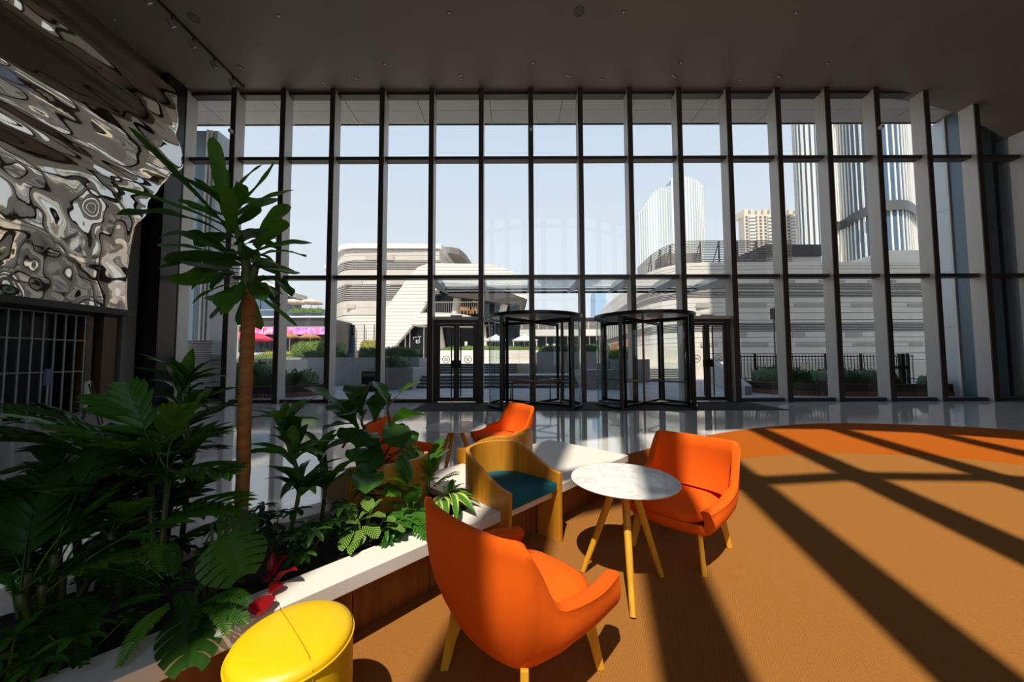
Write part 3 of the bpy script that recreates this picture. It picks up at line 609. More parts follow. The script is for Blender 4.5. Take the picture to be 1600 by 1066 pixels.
U = Vector((.692, .722, 0)); V = Vector((-.722, .692, 0))
def spot(px, ly):                                  # foot of a plant in the soil, seen at image column px, ly behind the front edge
    k = (px-800)/F; o = PO + V*ly; lx = (k*o.y - o.x)/(U.x - k*U.y); p = o + U*lx; return Vector((p.x, p.y, HZ-.05))
def plant(name, px, ly, label, group=None, p=None):
    q = p or spot(px, ly); return empty(name, q, 0, label, 'plant', group), q
def rel(px, py, y, o):
    p = W(px, py, y)
    if p.z < .437: p = G(px, py, .437)       # lies on the coping, nearer
    return p - o       # seen point at depth y, relative to the plant's foot
def sph(az, el): return Vector((cos(el)*cos(az), cos(el)*sin(az), sin(el)))
rp = random.Random(21)
# dracaena tree
t, o = plant('dracaena_tree', 379, .50, 'tall dracaena with one bare ringed trunk and a crown of strap leaves')
Y0 = o.y; st = [Vector((0, 0, 0)), rel(379, 760, Y0, o), rel(382, 640, Y0, o), rel(387, 520, Y0, o), rel(388, 452, Y0, o)]
tr_ = MB(); pts = catmull(st, 10); rs = [.031 + .0012*sin(i*2.2) + .0015*rp.random() for i in range(len(pts))]; tr_.tube(pts, rs, 14); tr_.build('trunk', TRUNK, t, smooth=180)
c0 = rel(388, 455, Y0, o); c1 = rel(352, 318, Y0, o); br = MB(); br.tube(catmull([c0, rel(385, 415, Y0, o), rel(370, 360, Y0, o), c1], 5), [.03]*4+[.024]*4+[.016]*8, 8)
br.tube(catmull([c0, rel(397, 430, Y0-.05, o), rel(402, 395, Y0-.06, o)], 5), .016, 7); br.build('branch', mat('green_branch', (.06, .10, .02), .6), t, smooth=180)
exp_ = [(350, 350, 200, 198, -.1, .075), (350, 352, 162, 288, -.15, .085), (360, 372, 182, 336, -.05, .07), (350, 335, 333, 214, 0, .085), (352, 330, 347, 262, .1, .08), (352, 335, 428, 252, .1, .075), (356, 345, 460, 297, .05, .06), (360, 340, 434, 310, -.05, .075), (362, 335, 372, 285, -.2, .08),
        (365, 365, 432, 368, .12, .055), (398, 385, 452, 320, -.1, .075), (400, 388, 448, 345, -.15, .07), (400, 392, 488, 380, -.1, .055), (405, 400, 478, 402, -.18, .06), (385, 420, 467, 428, -.12, .075), (392, 448, 456, 464, -.1, .085), (380, 440, 330, 455, -.1, .07), (370, 445, 322, 468, .05, .06),
        (360, 400, 248, 372, -.2, .12), (360, 405, 245, 385, -.1, .10), (355, 395, 275, 360, .1, .09), (350, 405, 247, 420, -.15, .08), (365, 425, 262, 436, -.1, .10), (365, 430, 285, 440, .1, .09), (395, 420, 425, 410, -.22, .085), (390, 440, 410, 470, -.25, .085), (400, 405, 440, 418, .12, .09)]
for x0, y0, x1, y1, dy, w in exp_:
    put(t, RND.choice((L_DRA, L_DRAD, L_DRA)), rel(x0, y0, Y0, o), rel(x1, y1, Y0+dy*1.3, o), w*.85, RND.uniform(-.6, .6), RND.uniform(-.25, .55))
for k in range(44):
    f = (k/43)**1.3; b = c0.lerp(c1, f); az = k*2.4; el = radians(-35 + 75*f + RND.uniform(-20, 20)); Ln = RND.uniform(.18, .33)
    put(t, RND.choice((L_DRA, L_DRAD, L_DRAD)), b, b + sph(az, el)*Ln, RND.uniform(.045, .085), RND.uniform(-.7, .7), Ln*RND.uniform(-.4, 1.8))
# fiddle leaf fig
t, o = plant('fiddle_leaf_fig', 590, .72, 'fiddle leaf fig with broad dark leaves on thin branching stems'); Y0 = o.y
stm = MB(); J = [(588, 740), (578, 690), (565, 660), (572, 640)]; K = [(588, 740), (612, 690), (608, 655), (606, 636), (618, 622)]
for q in (J, K, [(588, 740), (560, 705), (555, 690)], [(578, 700), (545, 690), (535, 700)], [(588, 740), (630, 700), (640, 690)]): stm.tube(catmull([Vector((0, 0, 0))]*(1) + [rel(a, b, Y0, o) for a, b in q], 4), .009, 6)
stm.build('stem', TWIG, t, smooth=180)
for x0, y0, x1, y1, dy, w, mm in [(548, 652, 473, 606, -.1, .20, 1), (556, 655, 586, 594, .1, .17, 0), (565, 650, 553, 602, .25, .19, 0), (606, 634, 585, 596, .05, .15, 1), (618, 622, 657, 598, -.05, .11, 1), (607, 664, 662, 648, -.15, .20, 1), (612, 688, 652, 690, -.1, .17, 1), (566, 664, 503, 672, -.1, .20, 0),
                                  (560, 690, 500, 708, -.15, .22, 0), (575, 672, 532, 690, -.2, .20, 0), (590, 676, 560, 700, -.25, .21, 0), (572, 645, 528, 650, .1, .20, 0), (604, 660, 628, 700, -.25, .2, 0), (585, 660, 600, 615, .2, .2, 0), (575, 700, 550, 722, -.2, .17, 1), (592, 690, 575, 740, -.2, .2, 0), (600, 640, 560, 632, .2, .2, 0), (590, 700, 640, 668, .1, .2, 0), (574, 732, 571, 772, -.45, .20, 1), (560, 670, 520, 630, .15, .2, 0), (598, 655, 570, 668, -.1, .2, 0)]:
    put(t, L_FIGM if mm else L_FIG, rel(x0, y0, Y0, o), rel(x1, y1, Y0+dy, o), w, RND.uniform(-.4, .4))
# young dracaenas
for nm, px, ly, whorls, lab in [('young_dracaena', 452, .55, [(446, 668, 12, .24), (458, 716, 12, .27), (468, 765, 10, .25)], 'young dracaena with stacked whorls of lance leaves right of the tall trunk'),
                                ('young_dracaena', 505, .62, [(500, 712, 10, .2), (508, 760, 10, .22)], 'young dracaena of dark lance leaves below the fiddle leaf fig'),
                                ('young_dracaena', 292, .62, [(286, 610, 12, .24), (290, 655, 12, .26), (296, 720, 9, .24)], 'young dracaena of broad lance leaves left of the tall trunk')]:
    t, o = plant(nm, px, ly, lab, 'young dracaenas in the planter'); Y0 = o.y; s = MB(); s.tube(catmull([Vector((0, 0, 0))] + [rel(a, b, Y0, o) for a, b, _, _ in whorls[::-1]], 4), .012, 7); s.build('stem', CANE, t, smooth=180)
    for a, b, n, Ln in whorls:
        c = rel(a, b, Y0, o)
        for k in range(n):
            az = 2*pi*k/n + RND.uniform(-.25, .25); el = radians(RND.uniform(5, 60)); put(t, RND.choice((L_LAN, L_LAND, L_LAND)), c + Vector((0, 0, RND.uniform(-.04, .03))), c + sph(az, el)*Ln*RND.uniform(.8, 1.15), RND.uniform(.055, .085), RND.uniform(-.3, .3))
# bamboo palms on the left
for q, (px, ly, h, nst, lab) in enumerate([(25, .62, .40, 4, 'bamboo palm clump of several canes at the left end of the planter'), (105, .50, .36, 5, 'bamboo palm clump second from the left end with tall arching fronds'), (165, .76, .56, 5, 'bamboo palm clump third from the left end, nearest the tall dracaena'), (230, .58, .50, 3, 'low bamboo palm beside the young dracaena left of the trunk')]):
    t, o = plant('bamboo_palm', px, ly, lab, 'bamboo palms in the planter')
    for k in range(nst):
        b = Vector((RND.uniform(-.13, .13), RND.uniform(-.13, .13), 0)); hh = h*RND.uniform(.75, 1.1); tp = b*1.5 + Vector((RND.uniform(-.05, .05), RND.uniform(-.05, .05), hh))
        cn_ = MB(); cn_.tube([b.lerp(tp, i/8) for i in range(9)], [.0125 + (.0025 if i % 2 else 0) for i in range(9)], 8); cn_.build('cane', CANE, t, smooth=180)
        for m in range(4):
            az = RND.uniform(0, 2*pi); el = radians(RND.uniform(-5, 48) if q else RND.uniform(14, 55)); Ln = RND.uniform(.34, .56)
            if (o + tp + sph(az, el)*Ln).y < 1.3: az = abs(az % (2*pi) - pi)*.9 + .2
            put(t, RND.choice(FR_P), tp + Vector((0, 0, RND.uniform(-.12, .02))), tp + sph(az, el)*Ln, Ln*.95, RND.uniform(-.3, .3))
# fronds that reach into the picture with a known tip
t, o = plant('bamboo_palm', 262, .40, 'bamboo palm with bright arching fronds in front of the young dracaena', 'bamboo palms in the planter'); Y0 = o.y
s = MB()
for x0, y0 in ((235, 760), (262, 745)): s.tube([Vector((0, 0, 0)), rel(x0, y0, Y0, o)], .011, 7)
s.build('cane', CANE, t, smooth=180)
for x0, y0, x1, y1, dy, k in [(240, 720, 200, 605, .05, 1), (240, 720, 150, 680, -.15, 0), (262, 740, 325, 618, .1, 1), (262, 740, 345, 680, -.1, 0), (240, 740, 90, 670, -.1, 1), (262, 742, 165, 625, .12, 1), (240, 740, 280, 640, -.1, 1), (262, 750, 360, 745, -.1, 0), (235, 750, 170, 770, -.2, 0)]:
    a, b = rel(x0, y0, Y0, o), rel(x1, y1, Y0+dy, o); put(t, FR_P[k], a, b, (b-a).length*.9, RND.uniform(-.4, .4))
# monsteras
t, o = plant('monstera', 345, .34, 'monstera with glossy split leaves above the coping near the yellow pouf'); Y0 = o.y
for x0, y0, x1, y1, dy, m, w in [(340, 850, 300, 925, -.1, L_MON, .26), (352, 838, 382, 905, -.1, L_MON, .25), (300, 950, 298, 1040, -.20, L_MOND, .19), (350, 800, 400, 830, .05, L_MON, .2), (330, 820, 270, 850, .1, L_MOND, .25)]:
    a, b = rel(x0, y0, Y0+dy*.5, o), rel(x1, y1, Y0+dy, o); put(t, m, a, b, w, RND.uniform(-.3, .3), (b-a).length)
    s = MB().tube(catmull([Vector((RND.uniform(-.03, .03), 0, 0)), a*.6 + Vector((0, 0, .1)), a], 4), .006, 6); s.build('petiole', STEM, t, smooth=180)
# ferns
for px, ly, fr, lab in [(235, .33, [(262, 945, 188, 1040, -.1, 1), (258, 930, 170, 960, -.1, 0), (250, 915, 110, 915, 0, 2), (255, 905, 140, 870, .05, 0), (262, 900, 225, 845, .1, 1), (270, 905, 260, 850, .12, 0), (262, 920, 330, 900, .05, 2), (280, 925, 300, 985, -.12, 2), (250, 920, 60, 900, -.1, 2)], 'sword fern with fronds hanging over the coping left of the monstera'),
                        (330, .24, [(310, 950, 388, 945, -.1, 0), (318, 945, 352, 992, -.1, 1), (320, 940, 305, 985, -.1, 0), (318, 940, 380, 910, 0, 0), (325, 945, 385, 975, -.12, 0)], 'small sword fern drooping over the coping between monstera leaves'),
                        (75, .40, [(60, 960, 0, 900, 0, 0), (70, 950, 20, 1000, -.1, 0), (75, 950, 150, 980, -.1, 2), (70, 950, 60, 880, .1, 2), (80, 960, 130, 1040, -.1, 2)], 'dark sword fern at the left end of the planter')]:
    t, o = plant('sword_fern', px, ly, lab, 'sword ferns'); Y0 = o.y
    for x0, y0, x1, y1, dy, k in fr: a, b = rel(x0, y0, Y0, o), rel(x1, y1, Y0+dy, o); put(t, FR_F[k], a, b, (b-a).length*1.0, RND.uniform(-.3, .3))
    MB().tube([Vector((0, 0, 0)), rel(fr[0][0], fr[0][1], Y0, o)], .01, 6).build('stem', STEM, t)
# red anthurium
t, o = plant('anthurium', 432, .27, 'dark red anthurium between the monstera and the coping'); Y0 = o.y
for x0, y0, x1, y1, dy, w in [(428, 895, 428, 862, .02, .05), (432, 900, 452, 868, 0, .05), (425, 905, 408, 908, -.05, .07), (435, 908, 465, 892, -.06, .07), (440, 912, 420, 930, -.1, .07)]: put(t, L_RED, rel(x0, y0, Y0, o), rel(x1, y1, Y0+dy, o), w, RND.uniform(-.4, .4))
put(t, L_HRT, G(412, 930, .465) - o, G(403, 962, .445) - o, .095, .1); MB().tube([Vector((0, 0, 0)), rel(430, 905, Y0, o)], .008, 6).build('stem', STEM, t)
# calathea
t, o = plant('calathea', 572, .30, 'calathea with pale striped oval leaves beside the coping'); Y0 = o.y
for x0, y0, x1, y1, dy, w in [(562, 815, 603, 808, -.05, .075), (560, 812, 590, 790, .05, .07), (570, 820, 590, 842, -.08, .085), (562, 828, 560, 856, -.10, .085), (560, 818, 528, 812, 0, .08), (556, 822, 520, 848, -.06, .09), (552, 812, 540, 790, .08, .08), (575, 805, 598, 780, .08, .07), (548, 830, 535, 862, -.12, .075), (565, 838, 548, 868, -.14, .07), (600, 812, 618, 815, -.04, .05), (580, 800, 570, 778, .12, .07), (545, 806, 512, 795, .08, .08), (605, 822, 632, 832, -.04, .05)]:
    a, b = rel(x0, y0, Y0, o), rel(x1, y1, Y0+dy, o); put(t, L_CAL, a, b, w*1.15, RND.uniform(-.35, .35)); MB().tube([Vector((0, 0, 0)), a], .0035, 5).build('petiole', STEM, t)
# parlour palms
for px, ly, fr, lab in [(672, .58, [(668, 760, 640, 700, .1, 1), (668, 750, 700, 705, .05, 0), (665, 745, 610, 740, -.05, 0), (670, 770, 715, 742, -.05, 0), (660, 770, 618, 790, -.1, 0), (672, 765, 690, 690, .15, 1), (662, 755, 628, 715, .1, 1), (670, 780, 640, 808, -.15, 0), (675, 790, 690, 812, -.2, 0), (660, 770, 600, 762, 0, 1), (672, 770, 655, 715, .1, 0)], 'parlour palm with fine bright fronds left of the tub chair'),
                        (640, .38, [(645, 800, 610, 790, 0, 0), (648, 800, 690, 800, -.05, 0), (640, 800, 600, 812, -.1, 1), (645, 795, 655, 765, .1, 0), (645, 800, 668, 838, -.15, 1), (640, 805, 620, 840, -.12, 1)], 'small parlour palm near the coping by the nearest orange chair')]:
    t, o = plant('parlour_palm', px, ly, lab, 'parlour palms'); Y0 = o.y
    for x0, y0, x1, y1, dy, k in fr: a, b = rel(x0, y0, Y0, o), rel(x1, y1, Y0+dy, o); put(t, FR_C[k], a, b, (b-a).length*1.0, RND.uniform(-.4, .4))
    for k in range(12):
        a = Vector((RND.uniform(-.04, .04), RND.uniform(-.04, .04), RND.uniform(.12, .26))); put(t, RND.choice(FR_C), a, a + sph(RND.uniform(0, 2*pi), radians(RND.uniform(5, 65)))*RND.uniform(.16, .27), .24, RND.uniform(-.4, .4))
    MB().tube([Vector((0, 0, 0)), rel(fr[0][0], fr[0][1], Y0, o)], .008, 6).build('stem', STEM, t)
t, o = plant('variegated_dracaena', 700, .42, 'yellow-edged dracaena leaning over the coping in front of the tub chair'); Y0 = o.y; c = rel(699, 782, Y0, o)
MB().tube([Vector((0, 0, 0)), c], .012, 6).build('stem', STEM, t)
for x1, y1, dy, w in [(752, 790, -.05, .05), (745, 805, -.12, .05), (722, 808, -.2, .055), (738, 770, .05, .045), (728, 755, .08, .05), (708, 748, .1, .05), (690, 760, .1, .045), (670, 790, -.05, .045), (680, 815, -.18, .05), (740, 775, -.1, .04), (720, 765, -.12, .05), (700, 822, -.25, .045), (735, 780, .12, .04), (672, 800, -.1, .04), (712, 830, -.2, .04)]:
    put(t, L_VAR, c + Vector((RND.uniform(-.02, .02), RND.uniform(-.02, .02), RND.uniform(-.05, .02))), rel(x1, y1, Y0+dy, o), w*1.7, RND.uniform(-.3, .3))
# umbrella plants (palmate leaves) filling the bed
def umbrella(px, ly, hgt, n, mats, lab):
    t, o = plant('umbrella_plant', px, ly, lab, 'umbrella plants filling the bed')
    for k in range(n):
        hd = Vector((RND.uniform(-.12, .12), RND.uniform(-.10, .10), hgt*RND.uniform(.35, 1.1))); MB().tube([hd*.2*Vector((1, 1, 0)).length, hd], .0035, 5).build('petiole', STEM, t)
        a0 = RND.uniform(0, 6)
        for j in range(7): put(t, RND.choice(mats), hd, hd + sph(a0 + j*2*pi/7, radians(RND.uniform(-30, 5)))*RND.uniform(.065, .095), RND.uniform(.026, .036))
for px, ly, h, n, mats, lab in [(478, .36, .20, 9, (L_OVD, L_OVM, L_OVD), 'dark umbrella plant by the coping between anthurium and calathea'), (438, .50, .26, 8, (L_OVD,), 'dark umbrella plant at the foot of the tall dracaena trunk'), (520, .50, .24, 8, (L_OVD, L_OVD, L_OVM), 'dark umbrella plant behind the striped calathea'), (395, .66, .30, 8, (L_OVD,), 'umbrella plant behind the trunk against the white floor'),
                                (610, .26, .12, 6, (L_OVM, L_OVD), 'low umbrella plant touching the coping right of the calathea'), (300, .55, .30, 8, (L_OVD,), 'dark umbrella plant behind the monstera'), (150, .28, .16, 8, (L_OVM, L_OVD), 'umbrella plant at the coping below the sword fern'), (40, .24, .20, 8, (L_OVD, L_OVM), 'umbrella plant in the lower left corner of the bed'), (205, .70, .30, 7, (L_OVD,), 'dark umbrella plant among the bamboo canes'), (560, .62, .26, 7, (L_OVD,), 'dark umbrella plant below the fiddle leaf fig'), (575, .74, .34, 9, (L_OVD, L_OVD, L_OVM), 'tall umbrella plant in front of the leaf-hidden tub chair'), (625, .62, .28, 9, (L_OVD, L_OVM), 'umbrella plant between the fig and the parlour palm'), (650, .26, .12, 6, (L_OVD, L_OVM), 'low umbrella plant behind the nearest orange chair')]:
    umbrella(px, ly, h, n, mats, lab)
# ---------------------------------------------------------------- outdoors: ground, steps, planters
PAV, N_, L_, b_ = nodes('blue_grey_paving'); c_ = N_.new('ShaderNodeTexCoord'); w_ = N_.new('ShaderNodeTexBrick'); w_.inputs['Scale'].default_value = 1.0; w_.inputs['Color1'].default_value = (.30, .315, .34, 1); w_.inputs['Color2'].default_value = (.20, .215, .245, 1); w_.inputs['Mortar'].default_value = (.12, .125, .13, 1)
w_.inputs['Brick Width'].default_value = .6; w_.inputs['Row Height'].default_value = .3; w_.inputs['Mortar Size'].default_value = .012; w_.inputs['Bias'].default_value = -.1; mp_ = N_.new('ShaderNodeMapping'); mp_.inputs['Rotation'].default_value = (0, 0, .6)
L_.new(c_.outputs['Object'], mp_.inputs[0]); L_.new(mp_.outputs[0], w_.inputs[0]); L_.new(w_.outputs[0], b_.inputs['Base Color']); b_.inputs['Roughness'].default_value = .6
struct('ground', MB().add([(-400, -60, -.32), (400, -60, -.32), (400, 700, -.32), (-400, 700, -.32)], [(0, 1, 2, 3)]), mat('pale_ground', (.42, .40, .37), .9))
struct('pavement', MB().box((-40, 12.64, -.3), (45, 26, -.01)), PAV)
PALE = mat('pale_paving', (.66, .62, .56), .8, noise=(.8, .4, (.58, .55, .50)))
DSTEP = mat('dark_granite', (.10, .10, .105), .7, noise=(30, .4, (.14, .14, .145)))
struct('terrace', MB().box((-60, 22.9, -.3), (1.55, 120, 1.2)).box((1.55, 29.2, -.3), (60, 120, 1.2)), PALE)
st = empty('outdoor_steps', (0, 0, 0), 0, 'wide outdoor steps in dark stone behind the left double doors', 'steps')
for k in range(4): MB().box((-4.93, 18.3+.34*k, .15*k-.01), (3.4, 18.3+.34*(k+1) if k < 3 else 21.8, .15*(k+1)-.03)).build('step', DSTEP, st); MB().box((-4.93, 18.28+.34*k, .15*(k+1)-.03), (3.4, 18.3+.34*(k+1) if k < 3 else 21.8, .15*(k+1))).build('tread', CONC, st)
for k in range(4): MB().box((-5.38, 21.8+.34*k, .6), (.3, 21.8+.34*(k+1)+.05, .6+.15*(k+1)-.03)).build('step', DSTEP, st); MB().box((-5.38, 21.78+.34*k, .6+.15*(k+1)-.03), (.3, 21.8+.34*(k+1)+.05, .6+.15*(k+1))).build('tread', CONC, st)
st = empty('outdoor_steps', (0, 0, 0), 0, 'narrow outdoor steps seen through the right revolving door', 'steps')
for k in range(5): MB().box((8.8, 24.6+.34*k, .15*k-.01), (12.2, 24.6+.34*(k+1) if k < 4 else 28, .15*(k+1)-.03)).build('step', DSTEP, st); MB().box((8.8, 24.58+.34*k, .15*(k+1)-.03), (12.2, 24.6+.34*(k+1) if k < 4 else 28, .15*(k+1))).build('tread', CONC, st)
for k in range(3): MB().box((9.2, 28+.36*k, .74), (12.0, 28+.36*(k+1)+.1, .75+.15*(k+1))).build('tread', PALE, st)
HEDGE = mat('hedge_green', (.032, .075, .014), .8, noise=(7, .8, (.016, .042, .008))); HEDGE_L = mat('hedge_bright', (.095, .15, .02), .8, noise=(6, .8, (.05, .085, .012))); HEDGE_Y = mat('hedge_yellow', (.24, .21, .03), .8, noise=(6, .7, (.12, .13, .02)))
def hedge(a, b, m, label, group=None, dens=1.0, lf=.09, seed=1, cat='hedge'):
    r = random.Random(seed); mb = MB(); sx, sy, sz = [b[i]-a[i] for i in range(3)]
    o = Vector(((a[0]+b[0])/2, (a[1]+b[1])/2, a[2])); t = empty('clipped_hedge' if cat == 'hedge' else 'shrub', o, 0, label, cat, group)
    nx, nz = max(4, int(sx/.3)), 7; core = MB(); rows = []
    for i in range(nz+1):
        q = pi*i/nz; row = []
        for j in range(nx+1):
            u = -1 + 2*j/nx; e = (1-abs(u)**6)**.4
            y = -cos(q); y = (abs(y)**.5)*(1 if y > 0 else -1); z = sin(q)**.5
            p = Vector((u*sx/2*.97, y*sy/2*e*.92, z*sz*e*.92)); d = NZ.noise(p*1.7 + o)*.10*min(1, sz*2); row.append(p + Vector((0, d, d*(z > .1))))
        rows.append(row)
    core.grid(rows).build('foliage_core', m, t, smooth=180)
    n = int(min(5200, 90*dens*(sx*sz + sx*sy + sy*sz)/(lf/.09)**2)); lv = MB()
    for k in range(n):
        i = r.uniform(0, 1)*nz; j = r.uniform(0, 1)*nx; i0, j0 = min(int(i), nz-1), min(int(j), nx-1); p = rows[i0][j0].lerp(rows[i0+1][j0], i-i0).lerp(rows[i0][j0+1].lerp(rows[i0+1][j0+1], i-i0), j-j0)
        p = p + Vector((r.gauss(0, .03), r.gauss(0, .03), r.gauss(.02, .04))); d = Vector((r.gauss(0, 1), r.gauss(-.3, 1), r.gauss(.4, .8))).normalized(); s = d.cross(Vector((r.gauss(0, 1), r.gauss(0, 1), r.gauss(0, 1)))).normalized(); L = lf*r.uniform(.7, 1.4)
        lv.add([p, p + d*L*.5 + s*L*.28, p + d*L, p + d*L*.5 - s*L*.28], [(0, 1, 2, 3)])
    lv.build('foliage', m, t, kind='stuff'); return t
def pbox(name, a, b, m, label, cat='planter', group=None):      # a concrete trough with its wall panels
    t = empty(name, ((a[0]+b[0])/2, a[1], a[2]), 0, label, cat, group); o = Vector(t.location)
    n = max(1, round((b[0]-a[0])/1.4)); w = (b[0]-a[0])/n
    for k in range(n): MB().box((a[0]+w*k+.006-o.x, 0, 0), (a[0]+w*(k+1)-.006-o.x, .12, b[2]-a[2])).build('wall_panel', m, t)
    MB().box((a[0]-o.x, .121, 0), (b[0]-o.x, b[1]-o.y, b[2]-a[2]-.04)).build('body', m, t)
    return t
gp = 'grey concrete planters on the terrace'
pbox('concrete_planter', (-7.2, 17.6, 0), (-4.95, 20.5, 1.08), CONC, 'grey concrete planter at the left end of the wide outdoor steps', group=gp); hedge((-7.15, 17.75, 1.08), (-5.5, 20.3, 1.72), HEDGE, 'dark clipped hedge in the planter beside the wide steps', 'clipped hedges on the terrace', seed=2)
pbox('concrete_planter', (-13.2, 20.52, 0), (-5.4, 24, 1.62), CONC, 'long grey concrete planter wall behind the left glass panes', group=gp); hedge((-13.1, 20.7, 1.62), (-9.7, 21.4, 2.05), HEDGE, 'dark low hedge on the long grey planter wall', 'clipped hedges on the terrace', seed=3); hedge((-9.6, 20.9, 1.62), (-5.5, 22.8, 2.25), HEDGE, 'long dark hedge above the planters in front of the white striped building', 'clipped hedges on the terrace', seed=4)
hedge((-14.0, 21.5, 1.6), (-10.6, 23.6, 2.75), HEDGE_L, 'round bright green hedge in front of the pink shop banner', 'clipped hedges on the terrace', seed=5); hedge((-11.4, 25.5, 1.3), (-9.6, 27, 3.0), HEDGE_Y, 'yellow green shrub at the corner of the white striped building', None, 1, .1, 6, 'shrub')
hedge((-22, 30, 1.2), (-17.2, 31.5, 2.3), HEDGE_Y, 'yellow low hedge below the red parasol', 'clipped hedges on the terrace', seed=7); hedge((-21, 26, 1.2), (-15, 27.5, 1.9), HEDGE_L, 'lawn-like low hedge beside the tall plant trunk', 'clipped hedges on the terrace', seed=8)
pbox('concrete_planter', (-15.5, 16.6, 0), (-11.0, 19.0, 1.55), PALE, 'pale curved planter wall left of the trunk', group=gp)
pbox('concrete_planter', (1.6, 22.6, .0), (6.2, 27, 1.95), CONC, 'tall grey concrete planter behind the left revolving door', group=gp); hedge((1.7, 22.9, 1.95), (6.1, 24.5, 2.45), HEDGE, 'brown green hedge on the tall concrete planter', 'clipped hedges on the terrace', seed=9)
pbox('concrete_planter', (6.25, 22.4, 0), (8.75, 26.5, 1.46), CONC, 'grey concrete planter seen through the right revolving door', group=gp); hedge((6.2, 22.6, 1.46), (8.3, 24.2, 2.1), HEDGE_L, 'bright clipped hedge seen through the right revolving door', 'clipped hedges on the terrace', seed=10); hedge((7.6, 25, 1.46), (8.9, 26.4, 2.45), HEDGE, 'dark rounded hedge behind the bright clipped one', 'clipped hedges on the terrace', seed=11)
pbox('concrete_planter', (3.45, 17.4, 0), (5.4, 19.6, .95), CONC, 'low grey concrete block between the two revolving doors', group=gp)
w_ = empty('garden_wall', (0, 0, 0), 0, 'white sunlit garden wall with wooden bench behind the wide steps', 'wall')
for k in range(5): MB().box((-7+1.9*k, 30, 1.2), (-7+1.9*k+1.88, 30.3, 2.25)).build('wall_panel', WHITE, w_)
for k in range(4): MB().box((-3.0, 29.1+.13*k, 1.55), (2.2, 29.2+.13*k, 1.6)).build('bench_slat', mat('bench_wood', (.5, .33, .18), .7), w_)
for x in (-2.6, -.4, 1.8): MB().box((x, 29.15, 1.2), (x+.12, 29.5, 1.55)).build('bench_leg', CONC, w_)
hedge((-7, 30.62, 1.2), (2.6, 31.6, 2.75), HEDGE_L, 'long clipped hedge behind the white sunlit garden wall', 'clipped hedges on the terrace', seed=12)
w_ = empty('garden_wall', (0, 0, 0), 0, 'pale sloping concrete wall above the narrow steps', 'wall')
MB().prism([(9.0, 29.6), (13.2, 29.6), (13.2, 30), (9.0, 30)], 1.2, 2.55).build('wall_panel', PALE, w_); MB().prism([(13.22, 29.6), (16.5, 29.6), (16.5, 30), (13.22, 30)], 1.0, 2.25).build('wall_panel', PALE, w_)
w_ = MB().add([(9.6, 14.6, 0), (9.9, 14.6, 0), (12.6, 22, 0), (12.2, 22, 0), (9.6, 14.6, .35), (9.9, 14.6, .35), (12.6, 22, 1.5), (12.2, 22, 1.5)], [(0, 3, 2, 1), (4, 5, 6, 7), (0, 1, 5, 4), (1, 2, 6, 5), (2, 3, 7, 6), (3, 0, 4, 7)]).build('ramp_parapet', CONC); tag(w_, 'sloping grey concrete parapet seen through the right double doors', 'parapet')
# terracotta planters
TERRA = mat('terracotta_slat', (.28, .085, .035), .6, noise=(4, .6, (.18, .05, .022)), stretch=(3, 3, .3))
def terra(path, h, label, hd, m, seed):
    t = empty('slatted_planter', (0, 0, 0), 0, label, 'planter', 'terracotta slatted planters outside'); mb = MB(); pts = catmull([(p[0], p[1], 0) for p in path], 10); d = 0
    core = MB().strip([(p.x, p.y) for p in pts], 0.0, h-.03, -.1); core.build('core', DARKW, t); s = []
    for a, b in zip(pts[:-1], pts[1:]):
        L = (b-a).length; n = max(1, round(L/.14))
        for k in range(n):
            p = a.lerp(b, (k+.5)/n); q = atan2(b.y-a.y, b.x-a.x); mb.box((-.055, -.02, 0.005), (.055, .02, h), Matrix.Translation(p) @ Matrix.Rotation(q, 4, 'Z') @ Matrix.Rotation(-.12, 4, 'X'))
    mb.build('slats', TERRA, t, kind='stuff')
    return t
terra([(12.5, 19), (11.3, 17.3), (10.75, 16.0), (11.0, 14.95), (12, 14.3), (14, 13.9), (16.4, 13.78), (17.1, 13.72)], .48, 'curved terracotta slatted planter outside the right-hand glass panes', None, None, 1)
hedge((11.2, 15.0, .3), (13.2, 17.2, 1.12), HEDGE, 'sloping dark hedge bed right of the double doors, under the lamp post', 'dark hedges along the right front', seed=21); hedge((13.2, 14.3, .25), (16.4, 17, .98), HEDGE, 'dark hedge in front of the middle of the black railing', 'dark hedges along the right front', seed=22); hedge((16.4, 13.85, .2), (17.2, 14.6, .80), HEDGE, 'dark hedge at the right end of the front below the metal clad pier', 'dark hedges along the right front', seed=23)
terra([(-12.5, 14.2), (-10.2, 13.9), (-8.9, 14.2), (-8.2, 15.2), (-8.3, 16.4)], .46, 'curved terracotta slatted planter outside the left-hand glass panes', None, None, 2)
hedge((-12.4, 14.3, .4), (-10.0, 16.2, 1.4), HEDGE, 'dark bushy shrub behind the trunk in the left slatted planter', None, .9, .14, 24, 'shrub'); hedge((-10.0, 14.4, .35), (-8.4, 16, 1.05), HEDGE, 'dark leafy shrub at the rounded end of the left slatted planter', None, .9, .14, 25, 'shrub')
b_ = empty('litter_bin', (-6.6, 16.8, 0), 0, 'dark litter bin in front of the grey planter wall', 'bin'); MB().box((-.45, -.25, 0), (.45, .25, .95)).build('body', BLACKM, b_); MB().box((-.4, -.27, .7), (.4, -.25, .85)).build('opening', mat('bin_slot', (.12, .10, .09), .5), b_)
